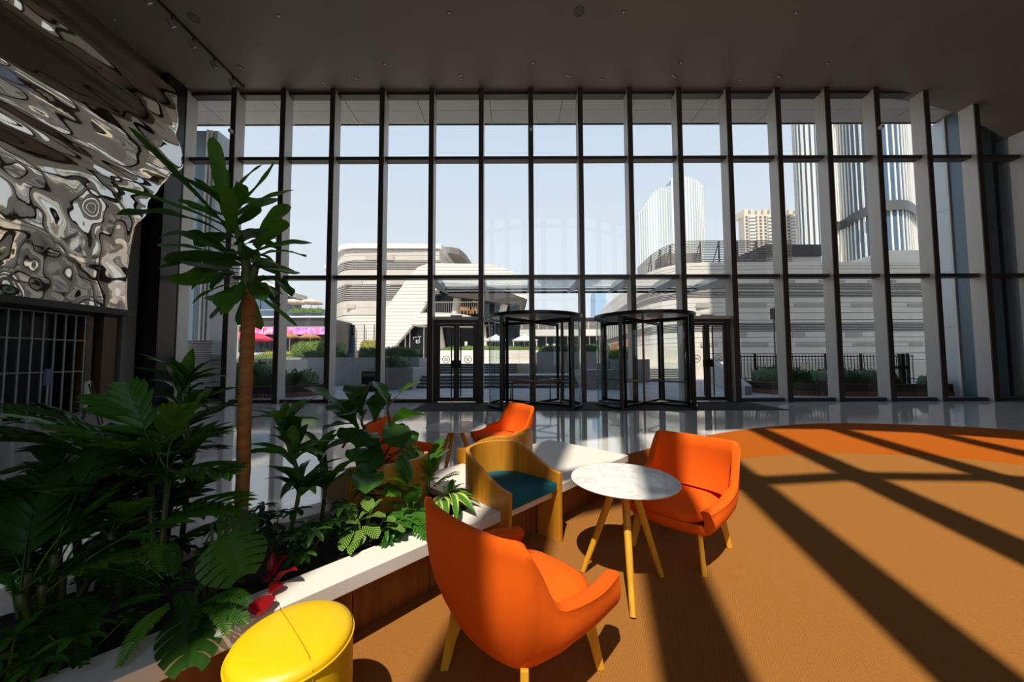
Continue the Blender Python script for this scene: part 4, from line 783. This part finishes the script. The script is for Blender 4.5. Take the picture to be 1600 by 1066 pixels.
# railing and lamp post on the right
fe = empty('railing', (0, 0, 0), 0, 'black vertical bar railing in front of the grey panelled building', 'railing'); mb = MB(); x = 11.2
while x < 20.5: mb.box((x-.013, 17.99, .2), (x+.013, 18.01, 1.68)); x += .165
mb.build('bars', BLACKM, fe, kind='stuff')
for z in (.42, 1.55): MB().box((11.1, 17.97, z), (20.5, 18.03, z+.05)).build('rail', BLACKM, fe)
for x in (12.4, 14.2, 16.0, 17.8, 20.2): MB().box((x-.035, 17.95, 0), (x+.035, 18.05, 1.72)).build('post', BLACKM, fe)
lp = empty('lamp_post', (13.2, 17.5, 0), 0, 'dark lamp post on two thin poles behind the right double doors', 'lamp post'); MB().box((-.2, -.15, 3.45), (.2, .15, 4.0)).build('lamp_head', BLACKM, lp, bevel=.02)
for x in (-.13, .13): MB().tube([(x, 0, 0), (x, 0, 3.45)], .03, 8).build('pole', BLACKM, lp)
b_ = empty('bollard_light', (19.1, 17.3, 0), 0, 'black stout post with a crossbar in front of the railing', 'post'); MB().box((-.09, -.09, 0), (.09, .09, 1.7)).build('post', BLACKM, b_); MB().box((-.28, -.1, .95), (.28, .1, 1.1)).build('crossbar', BLACKM, b_)
# ---------------------------------------------------------------- white striped building on the left
PANEL = mat('cream_panel', (.56, .52, .475), .6, noise=(.25, .35, (.50, .46, .42))); PANEL2 = mat('buff_panel', (.46, .41, .36), .65); BOARD = lines('white_boards', (.68, .665, .63), (.22, .215, .21), 2, .42, .11)
SLAT = mat('slat_grey', (.36, .34, .33), .5); DARKG = mat('dark_glass', (.015, .02, .026), .2, spec=.35); BLUEG = mat('blue_glass', (.05, .10, .16), .08, spec=.9)
def zl(py, Y=45): return W(600, py, Y).z
lb = empty('striped_building', (0, 0, 0), 0, 'cream panelled building with two dark louvre bands and rounded left corner', 'building')
pl_ = [(-29.5, 56), (-22.6, 46.4), (-21.6, 45.4), (-20.4, 45), (-9.6, 45), (-9.3, 62)]
def off(poly, t):
    out = []
    for i in range(len(poly)):
        d = Vector(poly[min(i+1, len(poly)-1)]) - Vector(poly[max(i-1, 0)]); d.normalize(); out.append((poly[i][0]+d.y*t, poly[i][1]-d.x*t))
    return out
def course(par, poly, z0, z1, m, t=.3, n='panel_course'): return MB().strip(poly, z0, z1, t).build(n, m, par)
def louvre(par, poly, z0, z1, n, m, t=.35):
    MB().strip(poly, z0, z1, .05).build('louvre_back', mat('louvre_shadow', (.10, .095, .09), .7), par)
    for k in range(n): a = z0 + (z1-z0)*(k+.25)/n; MB().strip(poly, a, a+(z1-z0)/n*.5, t).build('slat', m, par)
MB().strip(pl_, 1, zl(384), -.2).build('core', PANEL, lb)
for a, b, m in ((391, 400, PANEL), (400, 408, PANEL), (422, 434, PANEL), (434, 445, PANEL), (470, 481, PANEL), (481, 492.6, PANEL), (493.4, 548, BOARD)): course(lb, pl_, zl(b), zl(a)-.03, m)
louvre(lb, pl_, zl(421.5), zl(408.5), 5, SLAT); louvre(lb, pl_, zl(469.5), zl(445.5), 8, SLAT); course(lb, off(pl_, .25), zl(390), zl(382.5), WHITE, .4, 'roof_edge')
for a, b, c, d in ((571, 589, 398, 407), (599, 615, 398, 407), (538, 566, 439, 445), (610, 640, 438, 445), (540, 555, 476, 482)): p, q = W(a, d, 44.65), W(b, c, 44.65); MB().box((p.x, 44.62, p.z), (q.x, 44.72, q.z)).build('panel', PANEL2, lb)
p, q = W(502, 551, 44.5), W(553.5, 508, 44.5); MB().box((-21.2, 44.4, 1.2), (q.x, 44.66, q.z)).build('shop_window', DARKG, lb); MB().box((q.x-2.4, 44.34, 1.2), (q.x, 44.41, zl(525))).build('blue_door', mat('blue_panel', (.02, .05, .16), .4), lb)
for k in range(4): MB().box((-21.2+1.25*k, 44.33, 1.2), (-21.12+1.25*k, 44.42, q.z)).build('window_bar', ALU_D, lb)
MB().prism(ccw([(-23, 52), (-21.6, 48.2), (-8.6, 48.2), (-7.4, 49), (-6.8, 52), (-6.2, 62), (-23, 62)]), zl(384), zl(374)).build('roof_house', mat('brown_grey_panel', (.22, .195, .175), .6), lb)
# ---------------------------------------------------------------- white folded building in the middle
sw = empty('folded_building', (0, 0, 0), 0, 'white folded building of thin boards with a pointed roof and open balcony', 'building'); YF = 42.0
def fold(pix, y0, y1, m, n, Y=None):
    pts = [W(a, b, Y or y0) for a, b in pix]; poly = ccw([(p.x, p.z) for p in pts]); mb = MB().prism(poly, -y1, -y0, Matrix(((1, 0, 0, 0), (0, 0, -1, 0), (0, 1, 0, 0), (0, 0, 0, 1)))); return mb.build(n, m, sw)
fold([(598, 548), (601, 484), (640, 431), (652, 418), (668, 412), (684, 411), (690, 441), (656, 490), (645, 508), (613, 545)], YF, YF+.9, BOARD, 'folded_wall')
fold([(684, 411), (745, 412), (770, 414), (790, 419), (806, 427), (816, 440), (824, 468), (808, 462), (780, 451), (740, 444), (690, 441)], YF, YF+9, BOARD, 'roof_plate')
fold([(640, 507), (656, 489), (680, 488.5), (705, 489), (728, 492), (746, 497), (750, 503), (745, 508)], YF-1.5, YF+2.3, BOARD, 'balcony_edge')
MB().box((W(606, 500, YF+2.4).x, YF+2.4, 1.2), (W(690, 500, YF+2.4).x, YF+2.7, zl(506, YF+2.4))).box((W(662, 500, YF+2.4).x, YF+2.4, zl(492, YF+2.4)), (W(690, 500, YF+2.4).x, YF+2.7, zl(462, YF+2.4))).box((W(690, 500, YF+2.4).x, YF+2.4, 1.2), (W(812, 500, YF+2.4).x, YF+2.7, zl(446, YF+2.4))).build('rear_glazing', DARKG, sw)
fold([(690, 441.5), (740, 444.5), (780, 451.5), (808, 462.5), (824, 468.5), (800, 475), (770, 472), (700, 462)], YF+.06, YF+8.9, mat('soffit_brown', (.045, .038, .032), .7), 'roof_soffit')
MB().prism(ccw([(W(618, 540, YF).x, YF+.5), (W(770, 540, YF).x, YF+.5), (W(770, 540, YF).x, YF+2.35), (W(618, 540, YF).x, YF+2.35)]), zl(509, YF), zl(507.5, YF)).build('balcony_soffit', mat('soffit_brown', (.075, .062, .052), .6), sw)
for a, b, c, d, r in ((711, 494, 717, 452, .5), (780, 505, 790, 470, .45), (692, 545, 686, 508, .35), (758, 545, 755, 508, .3)): MB().tube([W(a, b, YF+1.5), W(c, d, YF+1.5)], r, 14).build('column', PALE, sw, smooth=60)
mb = MB()
for k in range(26): x = W(664, 490, YF-.6).x + k*.25; mb.box((x, YF-.62, zl(491, YF)), (x+.04, YF-.58, zl(474, YF)))
mb.build('balusters', mat('rail_grey', (.22, .21, .20), .5), sw, kind='stuff'); MB().box((W(664, 490, YF-.6).x, YF-.64, zl(474.5, YF)), (W(748, 490, YF-.6).x, YF-.56, zl(473, YF))).build('handrail', mat('rail_grey', (.22, .21, .20), .5), sw)
for a, b in ((735, 462), (743, 464), (752, 460), (757, 466), (741, 470)): c = W(a, b, YF+1.5); MB().lathe([(0, -.18), (.15, -.12), (.2, 0), (.15, .12), (0, .18)], 12, c).build('globe_lamp', WHITE, sw, smooth=180)
for a in (722, 728, 733, 737, 742): c = W(a, 484, YF+.5); MB().box((c.x-.25, c.y-.25, c.z-.12), (c.x+.25, c.y+.25, c.z-.05)).box((c.x-.25, c.y+.2, c.z-.05), (c.x+.25, c.y+.25, c.z+.4)).box((c.x-.25, c.y-.25, c.z-.55), (c.x-.19, c.y-.19, c.z-.12)).box((c.x+.19, c.y-.25, c.z-.55), (c.x+.25, c.y-.19, c.z-.12)).box((c.x-.25, c.y+.19, c.z-.55), (c.x-.19, c.y+.25, c.z-.12)).box((c.x+.19, c.y+.19, c.z-.55), (c.x+.25, c.y+.25, c.z-.12)).build('terrace_chair', mat('terrace_wood', (.42, .20, .07), .6), sw)
for k, (a, b) in enumerate(((622, 548), (633, 545), (640, 545), (662, 545), (672, 545))): c = W(a, b, YF+1); MB().box((c.x-.06, YF+1, 1.2), (c.x+.06, YF+1.1, zl(508.5, YF))).build('window_bar', ALU, sw)
lg = MB(); c = W(651, 532, YF+.9)
for dx, dz, w, h in ((-.45, .35, .5, .08), (-.45, .12, .08, .3), (.12, .42, .45, .08), (.3, .12, .08, .38), (-.1, -.35, .08, .42), (-.1, -.02, .5, .08), (.32, -.35, .08, .36), (-.1, -.36, .5, .08), (.1, -.2, .12, .12)): lg.box((c.x+dx, YF+.9, c.z+dz), (c.x+dx+w, YF+.95, c.z+dz+h))
lg.build('shop_sign', mat('sign_white', (.75, .75, .72), .5), sw)
# ---------------------------------------------------------------- low shops with the pink banner, far left
tb = empty('shop_terrace', (0, 0, 0), 0, 'low shop building with pink banner and roof terrace behind the trunk', 'building'); YT = 38.0
def tbx(n, px0, px1, py0, py1, m, d=.4, dy=0.0):
    a, b = W(px0, py1, YT+dy), W(px1, py0, YT+dy); return MB().box((a.x, YT+dy, a.z), (b.x, YT+dy+d, b.z)).build(n, m, tb)
tbx('core', 315, 512, 497, 551, DARKG, 6, .5); tbx('fascia', 315, 394, 493, 509.5, BOARD, .6, -.2); tbx('glazing', 394, 506, 496.5, 511, mat('grey_glass', (.05, .055, .055), .2), .3, .1); tbx('roof_edge', 390, 508, 494.2, 496.5, WHITE, 6, -.1); tbx('glass_parapet', 392, 508, 484.5, 494, BLUEG, .1, .6); tbx('sill', 392, 508, 510.5, 512, ALU, .4, -.1)
BAN, N_, L_, b2 = nodes('pink_banner'); c_ = N_.new('ShaderNodeTexCoord'); v_ = N_.new('ShaderNodeTexNoise'); v_.inputs['Scale'].default_value = .9; v_.inputs['Detail'].default_value = 4; r_ = N_.new('ShaderNodeValToRGB'); e = r_.color_ramp.elements; e[0].position = .3; e[0].color = (.18, .10, .50, 1); e[1].position = .7; e[1].color = (.85, .03, .20, 1)
for p_, c in ((.43, (.62, .22, .75)), (.5, (.85, .42, .70)), (.58, (.90, .16, .50))): q = e.new(p_); q.color = (*c, 1)
L_.new(c_.outputs['Object'], v_.inputs['Vector']); L_.new(v_.outputs['Fac'], r_.inputs[0]); L_.new(r_.outputs[0], b2.inputs['Base Color'])
tbx('banner', 392, 507, 512, 523, BAN, .15, -.3)
c = W(410, 518, YT-.4); sc = MB()
for pts in ([(0, .35), (.05, -.3), (.22, -.25)], [(.3, .05), (.38, -.2), (.5, -.15), (.48, .05), (.34, .08)], [(.6, .08), (.68, -.25), (.8, .1)], [(.9, -.05), (1.05, 0), (1.0, .1), (.9, 0), (.95, -.22), (1.1, -.15)]): sc.tube(catmull([(c.x+a, c.y, c.z+b) for a, b in pts], 4), .045, 5)
sc.build('banner_lettering', mat('sign_white', (.75, .75, .72), .5), tb)
for a in range(397, 508, 9): tbx('window_bar', a, a+.8, 523.5, 547, ALU_D, .1, .3)
tbx('upper_glazing', 320, 432, 452, 484, BLUEG, 5, 3); MB().prism(ccw([(W(x, y, 41).x, W(x, y, 41).z) for x, y in ((372, 436), (400, 437), (434, 449), (434, 458), (400, 449), (372, 447))]), -47, -40.6, Matrix(((1, 0, 0, 0), (0, 0, -1, 0), (0, 1, 0, 0), (0, 0, 0, 1)))).build('roof', WHITE, tb)
for a in (340, 362, 384, 406, 428): tbx('mullion', a, a+1, 452, 484, ALU_D, .1, 2.9)
hedge((W(447, 490, 38.5).x, 38.4, zl(489, 38.5)), (W(508, 490, 38.5).x, 39.4, zl(480.5, 38.5)), HEDGE_L, 'planted edge along the roof terrace above the pink banner', None, 1, .12, 31)
PARA = mat('parasol_cream', (.55, .46, .38), .8)
def parasol(c, r, h, m, label, group=None):
    t = empty('parasol', c, 0, label, 'parasol', group); MB().lathe([(r, h-.35*r), (r*.55, h-.12*r), (0, h), ], 8).lathe([(r, h-.35*r-.12), (r, h-.35*r)], 8).build('canopy', m, t); MB().tube([(0, 0, 0), (0, 0, h)], .035, 6).build('pole', ALU, t); return t
parasol(W(458, 486, 40) - Vector((0, 0, .5)), 1.25, 1.9, PARA, 'cream parasol on the roof terrace next to the striped building, left one', 'parasols on the roof terrace'); parasol(W(486, 486, 43) - Vector((0, 0, .5)), 1.35, 2.0, PARA, 'cream parasol on the roof terrace nearer the striped building', 'parasols on the roof terrace')
parasol(Vector((W(385, 560, 34).x, 34, 1.2)), 2.3, 3.1, mat('parasol_red', (.65, .05, .10), .7), 'pinkish red parasol beside the trunk in front of the shops'); parasol(Vector((W(452, 560, 36).x, 36, 1.2)), .98, 3.0, mat('parasol_straw', (.33, .17, .07), .8), 'straw parasol under the pink banner on the left', 'straw parasols'); parasol(Vector((W(484, 560, 36.5).x, 36.5, 1.2)), 1.0, 3.0, mat('parasol_straw', (.33, .17, .07), .8), 'straw parasol under the pink banner next to the striped building', 'straw parasols')
for x in (371, 376): c = W(x, 550, 24); o = MB().tube([(c.x, 24, 0), (c.x, 24, W(x, 494, 24).z)], .05, 8).build('flagpole', ALU); tag(o, 'thin metal pole left of the trunk, %s of a pair' % ('left' if x == 371 else 'right'), 'pole', 'thin poles beside the trunk')
# ---------------------------------------------------------------- low building and pavilions in the far middle
cb = empty('low_building', (0, 0, 0), 0, 'low far building with a long white band behind the pavilions', 'building')
def fb(n, px0, px1, py0, py1, Y, d, m, par): a, b = W(px0, py1, Y), W(px1, py0, Y); return MB().box((a.x, Y, a.z), (b.x, Y+d, b.z)).build(n, m, par)
fb('ground_floor', 690, 948, 522, 556, 66, 6, DARKG, cb); fb('white_band', 740, 948, 514.5, 525, 64, 8, BOARD, cb); fb('upper_floor', 745, 948, 499, 515, 70, 5, mat('upper_dark', (.13, .12, .12), .5), cb)
for a in range(750, 946, 13): fb('post', a, a+1, 500, 514, 69.7, .2, ALU, cb)
for a in range(700, 946, 17): fb('window_bar', a, a+.8, 526, 552, 65.8, .2, ALU, cb)
fb('roof_rail', 745, 948, 506, 507, 63.9, .1, ALU, cb)
for i, (px, r, lab) in enumerate(((820, 1.5, 'white garden pavilion on four posts seen through the left revolving door'), (775, 1.4, 'white garden pavilion behind the edge of the left revolving door'))):
    c = Vector((W(px, 550, 40).x, 40, 1.2)); t = empty('pavilion', c, 0, lab, 'pavilion', 'white garden pavilions')
    MB().lathe([(r*1.35, 2.35), (r*.7, 2.72), (r*.25, 2.95), (r*.3, 2.9), (0, 3.15)], 4, a0=pi/4, a1=pi/4+2*pi).build('roof', WHITE, t)
    for sx in (-1, 1):
        for sy in (-1, 1): MB().box((sx*r*.85-.05, sy*r*.85-.05, 0), (sx*r*.85+.05, sy*r*.85+.05, 2.4)).build('post', WHITE, t)
for i, px in enumerate((728, 742, 855, 866)): c = W(px, 548, 33); o = MB().box((c.x-.12, 33, 1.2), (c.x+.12, 33.2, 3.15 if i < 2 else 2.9)).build('white_post', WHITE); tag(o, 'white post on the terrace, %s counted from the left double doors' % ('first', 'second', 'third', 'fourth')[i], 'post', 'white posts on the terrace')
for i, (px, s) in enumerate(((830, 1), (800, .8), (870, .8), (935, 1.2))): c = W(px, 546, 36); hedge((c.x-1.2*s, 35.4, 1.2), (c.x+1.2*s, 36.6, 1.9+1.0*s), HEDGE_L if i < 2 else HEDGE, ('yellow green shrub beside the white pavilion', 'low green shrub in front of the white pavilion', 'green shrub right of the white pavilion', 'tall dark shrub between the two revolving doors')[i], None, .8, .14, 40+i, 'shrub')
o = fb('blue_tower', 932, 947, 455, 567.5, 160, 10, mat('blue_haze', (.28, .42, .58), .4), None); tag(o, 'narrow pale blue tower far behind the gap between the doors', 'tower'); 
# ---------------------------------------------------------------- grey white building on the right
def zr(py): return W(1250, py, 34).z
rb = empty('panelled_building', (0, 0, 0), 0, 'large pale panelled building with dark louvre bands and rounded left corner on the right', 'building')
rp_ = [(17.2, 66), (15.4, 46), (14.9, 40), (15.05, 37.6), (15.6, 35.8), (16.4, 34.7), (17.4, 34.15), (18.8, 34), (40.3, 34)]
MB().strip(rp_ + [(40.3, 44)], .5, zr(412), -.2).build('core', mat('grey_core', (.30, .29, .28), .8), rb)
GP = mat('pale_panel', (.66, .63, .59), .55, noise=(.3, .3, (.60, .575, .54))); GP2 = mat('speckled_panel', (.42, .40, .37), .7, noise=(9, .5, (.32, .305, .285)))
cs = [(411, 416.6), (417.2, 421), (421.6, 432), (432.5, 444), (465.5, 473.5), (474, 480), (480.5, 489), (489.8, 500), (501, 505), (518.5, 527), (527.6, 535), (535.6, 541.5), (542, 552), (552.8, 562), (563, 572)]
for a, b in cs: course(rb, rp_, zr(b), zr(a), GP)
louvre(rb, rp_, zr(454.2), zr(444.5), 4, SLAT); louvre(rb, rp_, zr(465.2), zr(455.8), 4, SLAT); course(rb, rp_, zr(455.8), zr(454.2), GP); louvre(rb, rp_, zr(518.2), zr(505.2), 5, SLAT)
for a, b, c, d in ((1203, 1216, 437, 443.6), (1232, 1242, 437, 443.6), (1280, 1290, 437, 443.6), (1310, 1320, 437, 443.6), (1357, 1366, 437, 443.6), (1393, 1400, 437, 443.6), (1157, 1197, 474, 480), (1242, 1287, 474, 480), (1331, 1366, 474, 480), (1419, 1440, 474, 480), (1156, 1167, 519, 527), (1238, 1258, 519, 527), (1322, 1347, 519, 527), (1158, 1200, 536, 541.5), (1245, 1290, 536, 541.5), (1334, 1370, 536, 541.5), (1422, 1442, 536, 541.5), (1088, 1108, 474, 481), (1095, 1120, 535, 541)): p, q = W(a, d, 33.66), W(b, c, 33.66); MB().box((p.x, 33.64, p.z), (q.x, 33.72, q.z)).build('panel', GP2, rb)
MB().strip(off([(16.6, 60), (15.4, 46), (15.0, 41)], .4), zr(508), zr(478), .1).build('side_glazing', BLUEG, rb)
for k in range(12): x = 15.0 + 1.6*k/12; y = 41 + 19*k/12; MB().box((x-.62, y-.1, zr(508)), (x-.4, y+.1, zr(478))).build('window_bar', ALU, rb)
MB().box((13.2, 43, 1.2), (16.2, 47, zr(528))).build('brown_lobby', mat('rust_cladding', (.42, .14, .05), .6), rb); MB().box((13.8, 42.9, 1.2), (15, 43.05, zr(537))).build('lobby_door', DARKG, rb)
sc_ = MB(); scp = off(rp_, -1.2)[1:-1] + [(28.4, 35.2)]
for k in range(15): z = zr(410) + (zr(369)-zr(410))*(k+.4)/15; sc_.strip(scp, z, z+.075, .06)
sc_.build('screen_slats', mat('screen_grey', (.17, .16, .155), .5), rb, kind='stuff')
for x, y in [(p[0], p[1]+.15) for p in scp[1:4]] + [(17.3+1.9*k, 35.3) for k in range(6)]: MB().box((x-.06, y-.02, zr(411)), (x+.06, y+.1, zr(369))).build('screen_post', mat('screen_grey', (.17, .16, .155), .5), rb); MB().tube([(x, y+.1, zr(372)), (x, y+1.6, zr(411))], .05, 6).build('screen_brace', mat('screen_grey', (.17, .16, .155), .5), rb)
def rbx(n, px0, px1, py0, py1, Y, d, m): a, b = W(px0, py1, Y), W(px1, py0, Y); return MB().box((a.x, Y, a.z), (b.x, Y+d, b.z)).build(n, m, rb)
rbx('roof_plant', 1040, 1096, 396, 412, 40, 3, mat('plant_brown', (.25, .22, .20), .7)); rbx('roof_house', 1197, 1283, 382, 400, 39, 6, mat('charcoal_panel', (.035, .035, .038), .6)); rbx('roof_house_base', 1199, 1282, 399, 413, 39.3, 6, GP); rbx('white_roof_house', 1390, 1440, 391, 413, 39, 6, WHITE)
MB().prism(ccw([(W(x, y, 39.5).x, W(x, y, 39.5).z) for x, y in ((1162, 412), (1164, 396), (1198, 383), (1198, 412))]), -44, -39.5, Matrix(((1, 0, 0, 0), (0, 0, -1, 0), (0, 1, 0, 0), (0, 0, 0, 1)))).build('roof_slope', mat('charcoal_panel', (.035, .035, .038), .6), rb)
# ---------------------------------------------------------------- far towers
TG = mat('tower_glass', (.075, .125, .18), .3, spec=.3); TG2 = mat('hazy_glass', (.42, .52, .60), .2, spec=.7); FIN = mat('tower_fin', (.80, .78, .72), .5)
def tower(name, label, plan, z1, body, n, fw, belts=(), fd=.3):
    t = empty(name, (0, 0, 0), 0, label, 'tower'); pts = catmull([(p[0], p[1], 0) for p in plan], 8); N = len(pts)
    zt = lambda u: z1(u) if callable(z1) else z1
    rows = [[(p.x, p.y, 0) for p in pts], [(p.x, p.y, zt(i/(N-1))) for i, p in enumerate(pts)]]; back = [(p.x, p.y+8, zt(i/(N-1))) for i, p in enumerate(pts)]
    MB().grid(rows + [back]).build('curtain_wall', body, t)
    r = random.Random(5)
    for k in range(n):
        u = (k+.5)/n*(N-1); i = min(int(u), N-2); p = pts[i].lerp(pts[i+1], u-i); d = pts[i+1]-pts[i]; q = atan2(d.y, d.x); w = fw*r.choice((.6, .8, 1.2)); M = Matrix.Translation((p.x, p.y, 0)) @ Matrix.Rotation(q, 4, 'Z')
        MB().box((-w/2, -fd, 0), (w/2, .1, zt(u/(N-1))+1.0), M).build('fin', FIN, t)
    for a, b, m in belts: MB().strip([(p.x, p.y) for p in off2(pts, .9)], a, b, .3).build('belt', m, t)
    return t
def off2(pts, t): return [Vector((a, b, 0)) for a, b in off([(p.x, p.y) for p in pts], t)]
def X(px, Y): return (px-800)/F*Y
t = tower('striped_tower', 'tall white-striped glass tower cut by the top of the window', [(X(1252, 170), 170), (X(1262, 158), 158), (X(1290, 150), 150)], 150, TG, 7, .95)
t = tower('striped_tower', 'tall round glass tower with white stripes and a dark belt', [(X(1296, 150), 150), (X(1318, 152), 152), (X(1332, 149), 149), (X(1352, 141), 141), (X(1385, 133), 133), (X(1420, 131), 131), (X(1436, 135), 135), (X(1444, 142), 142)], 122, TG, 24, .62, [(W(1380, 333, 133).z, W(1380, 318, 133).z, mat('belt_dark', (.08, .085, .09), .4))])
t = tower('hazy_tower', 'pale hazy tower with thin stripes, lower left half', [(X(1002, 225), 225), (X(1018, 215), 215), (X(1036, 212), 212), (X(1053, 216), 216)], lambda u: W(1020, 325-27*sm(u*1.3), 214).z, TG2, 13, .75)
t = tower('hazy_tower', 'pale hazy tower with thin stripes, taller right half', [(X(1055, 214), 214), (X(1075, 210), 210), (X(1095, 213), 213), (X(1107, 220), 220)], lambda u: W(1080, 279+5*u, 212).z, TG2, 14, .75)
ap = empty('apartment_tower', (0, 0, 0), 0, 'beige apartment tower with rows of balconies between the striped towers', 'tower'); YA = 185
AP = mat('apartment_beige', (.66, .58, .49), .7)
MB().prism(ccw([(X(1161, YA+8), YA+8), (X(1170, YA), YA), (X(1262, YA), YA), (X(1262, YA), YA+30), (X(1162, YA+30), YA+30)]), 0, W(1200, 335, YA).z).build('body', AP, ap)
for k in range(9): a = 1172 + 10.2*k; MB().box((X(a, YA), YA+.5, W(1200, 336, YA).z), (X(a+6, YA), YA+8, W(1200, 326 + (k % 3), YA).z)).build('roof_block', AP, ap)
wm = MB().box((-.6, -.12, 0), (.6, .1, 1.1)).mesh('window', mat('flat_window', (.16, .17, .18), .3)); bm_ = MB().box((-1.6, -1.1, 0), (1.6, 0, .9)).mesh('balcony', WHITE)
for i in range(14):
    z = W(1200, 341 + 5.2*i, YA).z
    for j in range(12):
        x = X(1174 + 7.4*j, YA)
        if j in (1, 5, 10): link('balcony', bm_, ap, Matrix.Translation((x, YA, z)))
        else: link('window', wm, ap, Matrix.Translation((x, YA, z)))
# ---------------------------------------------------------------- the building's own wings seen through the end panes
CL = mat('clad_grey', (.36, .375, .40), .4, .3); CLL = mat('clad_light', (.56, .59, .62), .4, .3); CLB = mat('clad_blue', (.10, .15, .19), .35, .3)
wg = empty('wing_wall', (0, 0, 0), 0, 'grey and pale metal clad pier outside the right-hand end panes', 'wall')
for z0, z1 in ((0, 2.7), (2.71, 4.9), (4.91, 7.4), (7.41, 9.6), (9.61, 11.1)):
    MB().box((17.42, 14.21, z0), (18.4, 14.62, z1)).build('panel', CL, wg); MB().box((17.40, 13.74, z0), (18.4, 14.20, z1)).build('panel', CLL, wg)
MB().box((17.36, 13.66, 0), (18.4, 13.73, 11.1)).build('edge_strip', WHITE, wg); MB().box((17.42, 13.1, 0), (18.4, 13.65, 11.1)).build('blue_panel', CLB, wg); MB().box((19.02, 13.4, 0), (30, 16, 11.1)).build('dark_glazing', DARKG, wg); MB().box((20.3, 13.2, 0), (20.5, 13.36, 6)).build('downpipe', ALU, wg)
wg = empty('wing_wall', (0, 0, 0), 0, 'dark blue and white metal clad pier outside the left-hand end panes', 'wall')
MB().box((-13.6, 14.3, 0), (-12.72, 14.9, 11.1)).build('blue_panel', CLB, wg); MB().box((-12.70, 14.2, 0), (-12.62, 14.9, 11.1)).build('edge_strip', WHITE, wg); MB().box((-12.60, 14.25, 0), (-12.50, 14.9, 11.1)).build('edge_strip', WHITE, wg); MB().box((-12.48, 14.3, 0), (-12.3, 14.9, 11.1)).build('panel', CL, wg)
ac = empty('louvred_vent', (-11.95, 13.55, 0), 0, 'white louvred ventilation box standing outside the left end panes', 'vent')
MB().box((-.6, .04, .35), (.4, .5, 2.25)).build('body', mat('vent_shade', (.25, .26, .27), .6), ac)
for k in range(22): MB().box((-.6, 0, .40+.083*k), (.4, .06, .44+.083*k)).build('slat', WHITE, ac)
MB().box((-.55, .05, 0), (.35, .45, .35)).build('base', BLACKM, ac)
nb = empty('notice_board', (-10.75, 13.0, 0), radians(4), 'white notice board on a dark base outside the left panes', 'sign'); b_ = MB().box((-.45, -.02, .55), (.45, .02, 1.68)).build('board', mat('board_white', (.62, .62, .61), .5), nb); MB().box((-.42, -.10, 0), (.42, .12, .52)).build('base', BLACKM, nb)
ln = MB(); rr = random.Random(4)
for k in range(5): ln.box((-.33, -.026, 1.52-.05*k), (-.33 + rr.uniform(.35, .6), -.02, 1.535-.05*k))
ln.box((-.1, -.026, .72), (.3, -.02, .735)).build('print_lines', mat('print_grey', (.12, .12, .12), .6), nb)
# ---------------------------------------------------------------- dark shop front below the mirror wall, piers, signs
pi1 = struct('pillar_1', MB().box((-12.6, 11.4, 0), (-11.52, 12.0, CZ)), mat('black_pier', (.012, .012, .014), .25))
struct('pillar_2', MB().box((-12.9, 10.85, 0), (-12.05, 11.25, CZ)), mat('grey_pier', (.26, .25, .23), .5))
for k, (y0, y1, m) in enumerate(((9.95, 10.1, 'brown_pier'), (10.35, 10.7, 'brown_pier'))): struct('trim_%d' % (k+1), MB().box((-12.3, y0, 0), (-12.05, y1, 2.78)), mat('brown_pier', (.16, .10, .06), .5))
gr = empty('roller_grille', (-12.0, 8.0, 0), 0, 'pale vertical bar security grille in front of the dark shop below the mirror wall', 'grille')
PB = mat('grille_bar', (.30, .30, .29), .4, .5)
for k in range(20): MB().box((-.018, -2.3+.218*k, 0), (.018, -2.265+.218*k, 2.76)).build('bar', PB, gr)
for z in (.02, 1.18, 2.03, 2.72): MB().box((-.025, -2.3, z), (.025, 1.9, z+.03)).build('cross_rail', PB, gr)
tag(MB().box((-12.95, 4.5, 0), (-12.6, 9.9, 2.76)).build('shop_window', DARKG), 'dark glazed shop front behind the pale bar grille', 'shop front')
sg = empty('sign_stand', (-7.55, 5.75, 0), radians(-50), 'small blue sign on a thin pole behind the bamboo palms', 'sign')
MB().tube([(0, 0, 0), (0, 0, 1.1)], .012, 8).build('pole', ALU, sg); MB().box((-.15, -.012, 1.1), (.15, .012, 1.36)).build('panel', mat('sign_blue', (.03, .08, .22), .4), sg); MB().lathe([(0, 0), (.16, 0), (.16, .015), (0, .02)], 20).build('base', ALU, sg)
MB().box((-.10, -.015, 1.18), (.10, -.0121, 1.26)).box((-.15, -.015, 1.102), (.15, -.0121, 1.12)).build('print', mat('sign_pale', (.55, .57, .62), .5), sg)
po = empty('poster_easel', (-7.55, 6.3, 0), radians(-42), 'colourful poster board with a red disc on an easel behind the palms', 'poster')
def ps(a, b, m, n='print', d=.006): return MB().box((a[0], -.02-d, a[1]), (b[0], -.019, b[1])).build(n, m, po)
MB().box((-.55, -.018, .70), (.55, .012, 1.12)).build('board', mat('poster_cream', (.55, .50, .40), .5), po)
for x in (-.4, .4): MB().tube([(x, .02, 1.1), (x*1.1, .25, .0)], .012, 6).build('leg', BLACKM, po); MB().tube([(x, 0, .72), (x*1.1, -.12, 0)], .012, 6).build('leg', BLACKM, po)
ps((.12, .70), (.55, 1.12), mat('poster_teal', (.18, .42, .45), .5)); ps((.30, .78), (.44, .86), mat('poster_red', (.55, .05, .04), .5), d=.01)
o = MB().lathe([(0, .004), (.15, .004), (.15, 0)], 28).build('red_disc', mat('poster_orange', (.65, .10, .03), .5), po); o.matrix_local = Matrix.Translation((-.18, -.019, .86)) @ Matrix.Rotation(pi/2, 4, 'X')
for k in range(3): ps((.2, 1.06-.045*k), (.45-.03*k, 1.075-.045*k), mat('poster_ink', (.08, .09, .10), .5), d=.01)
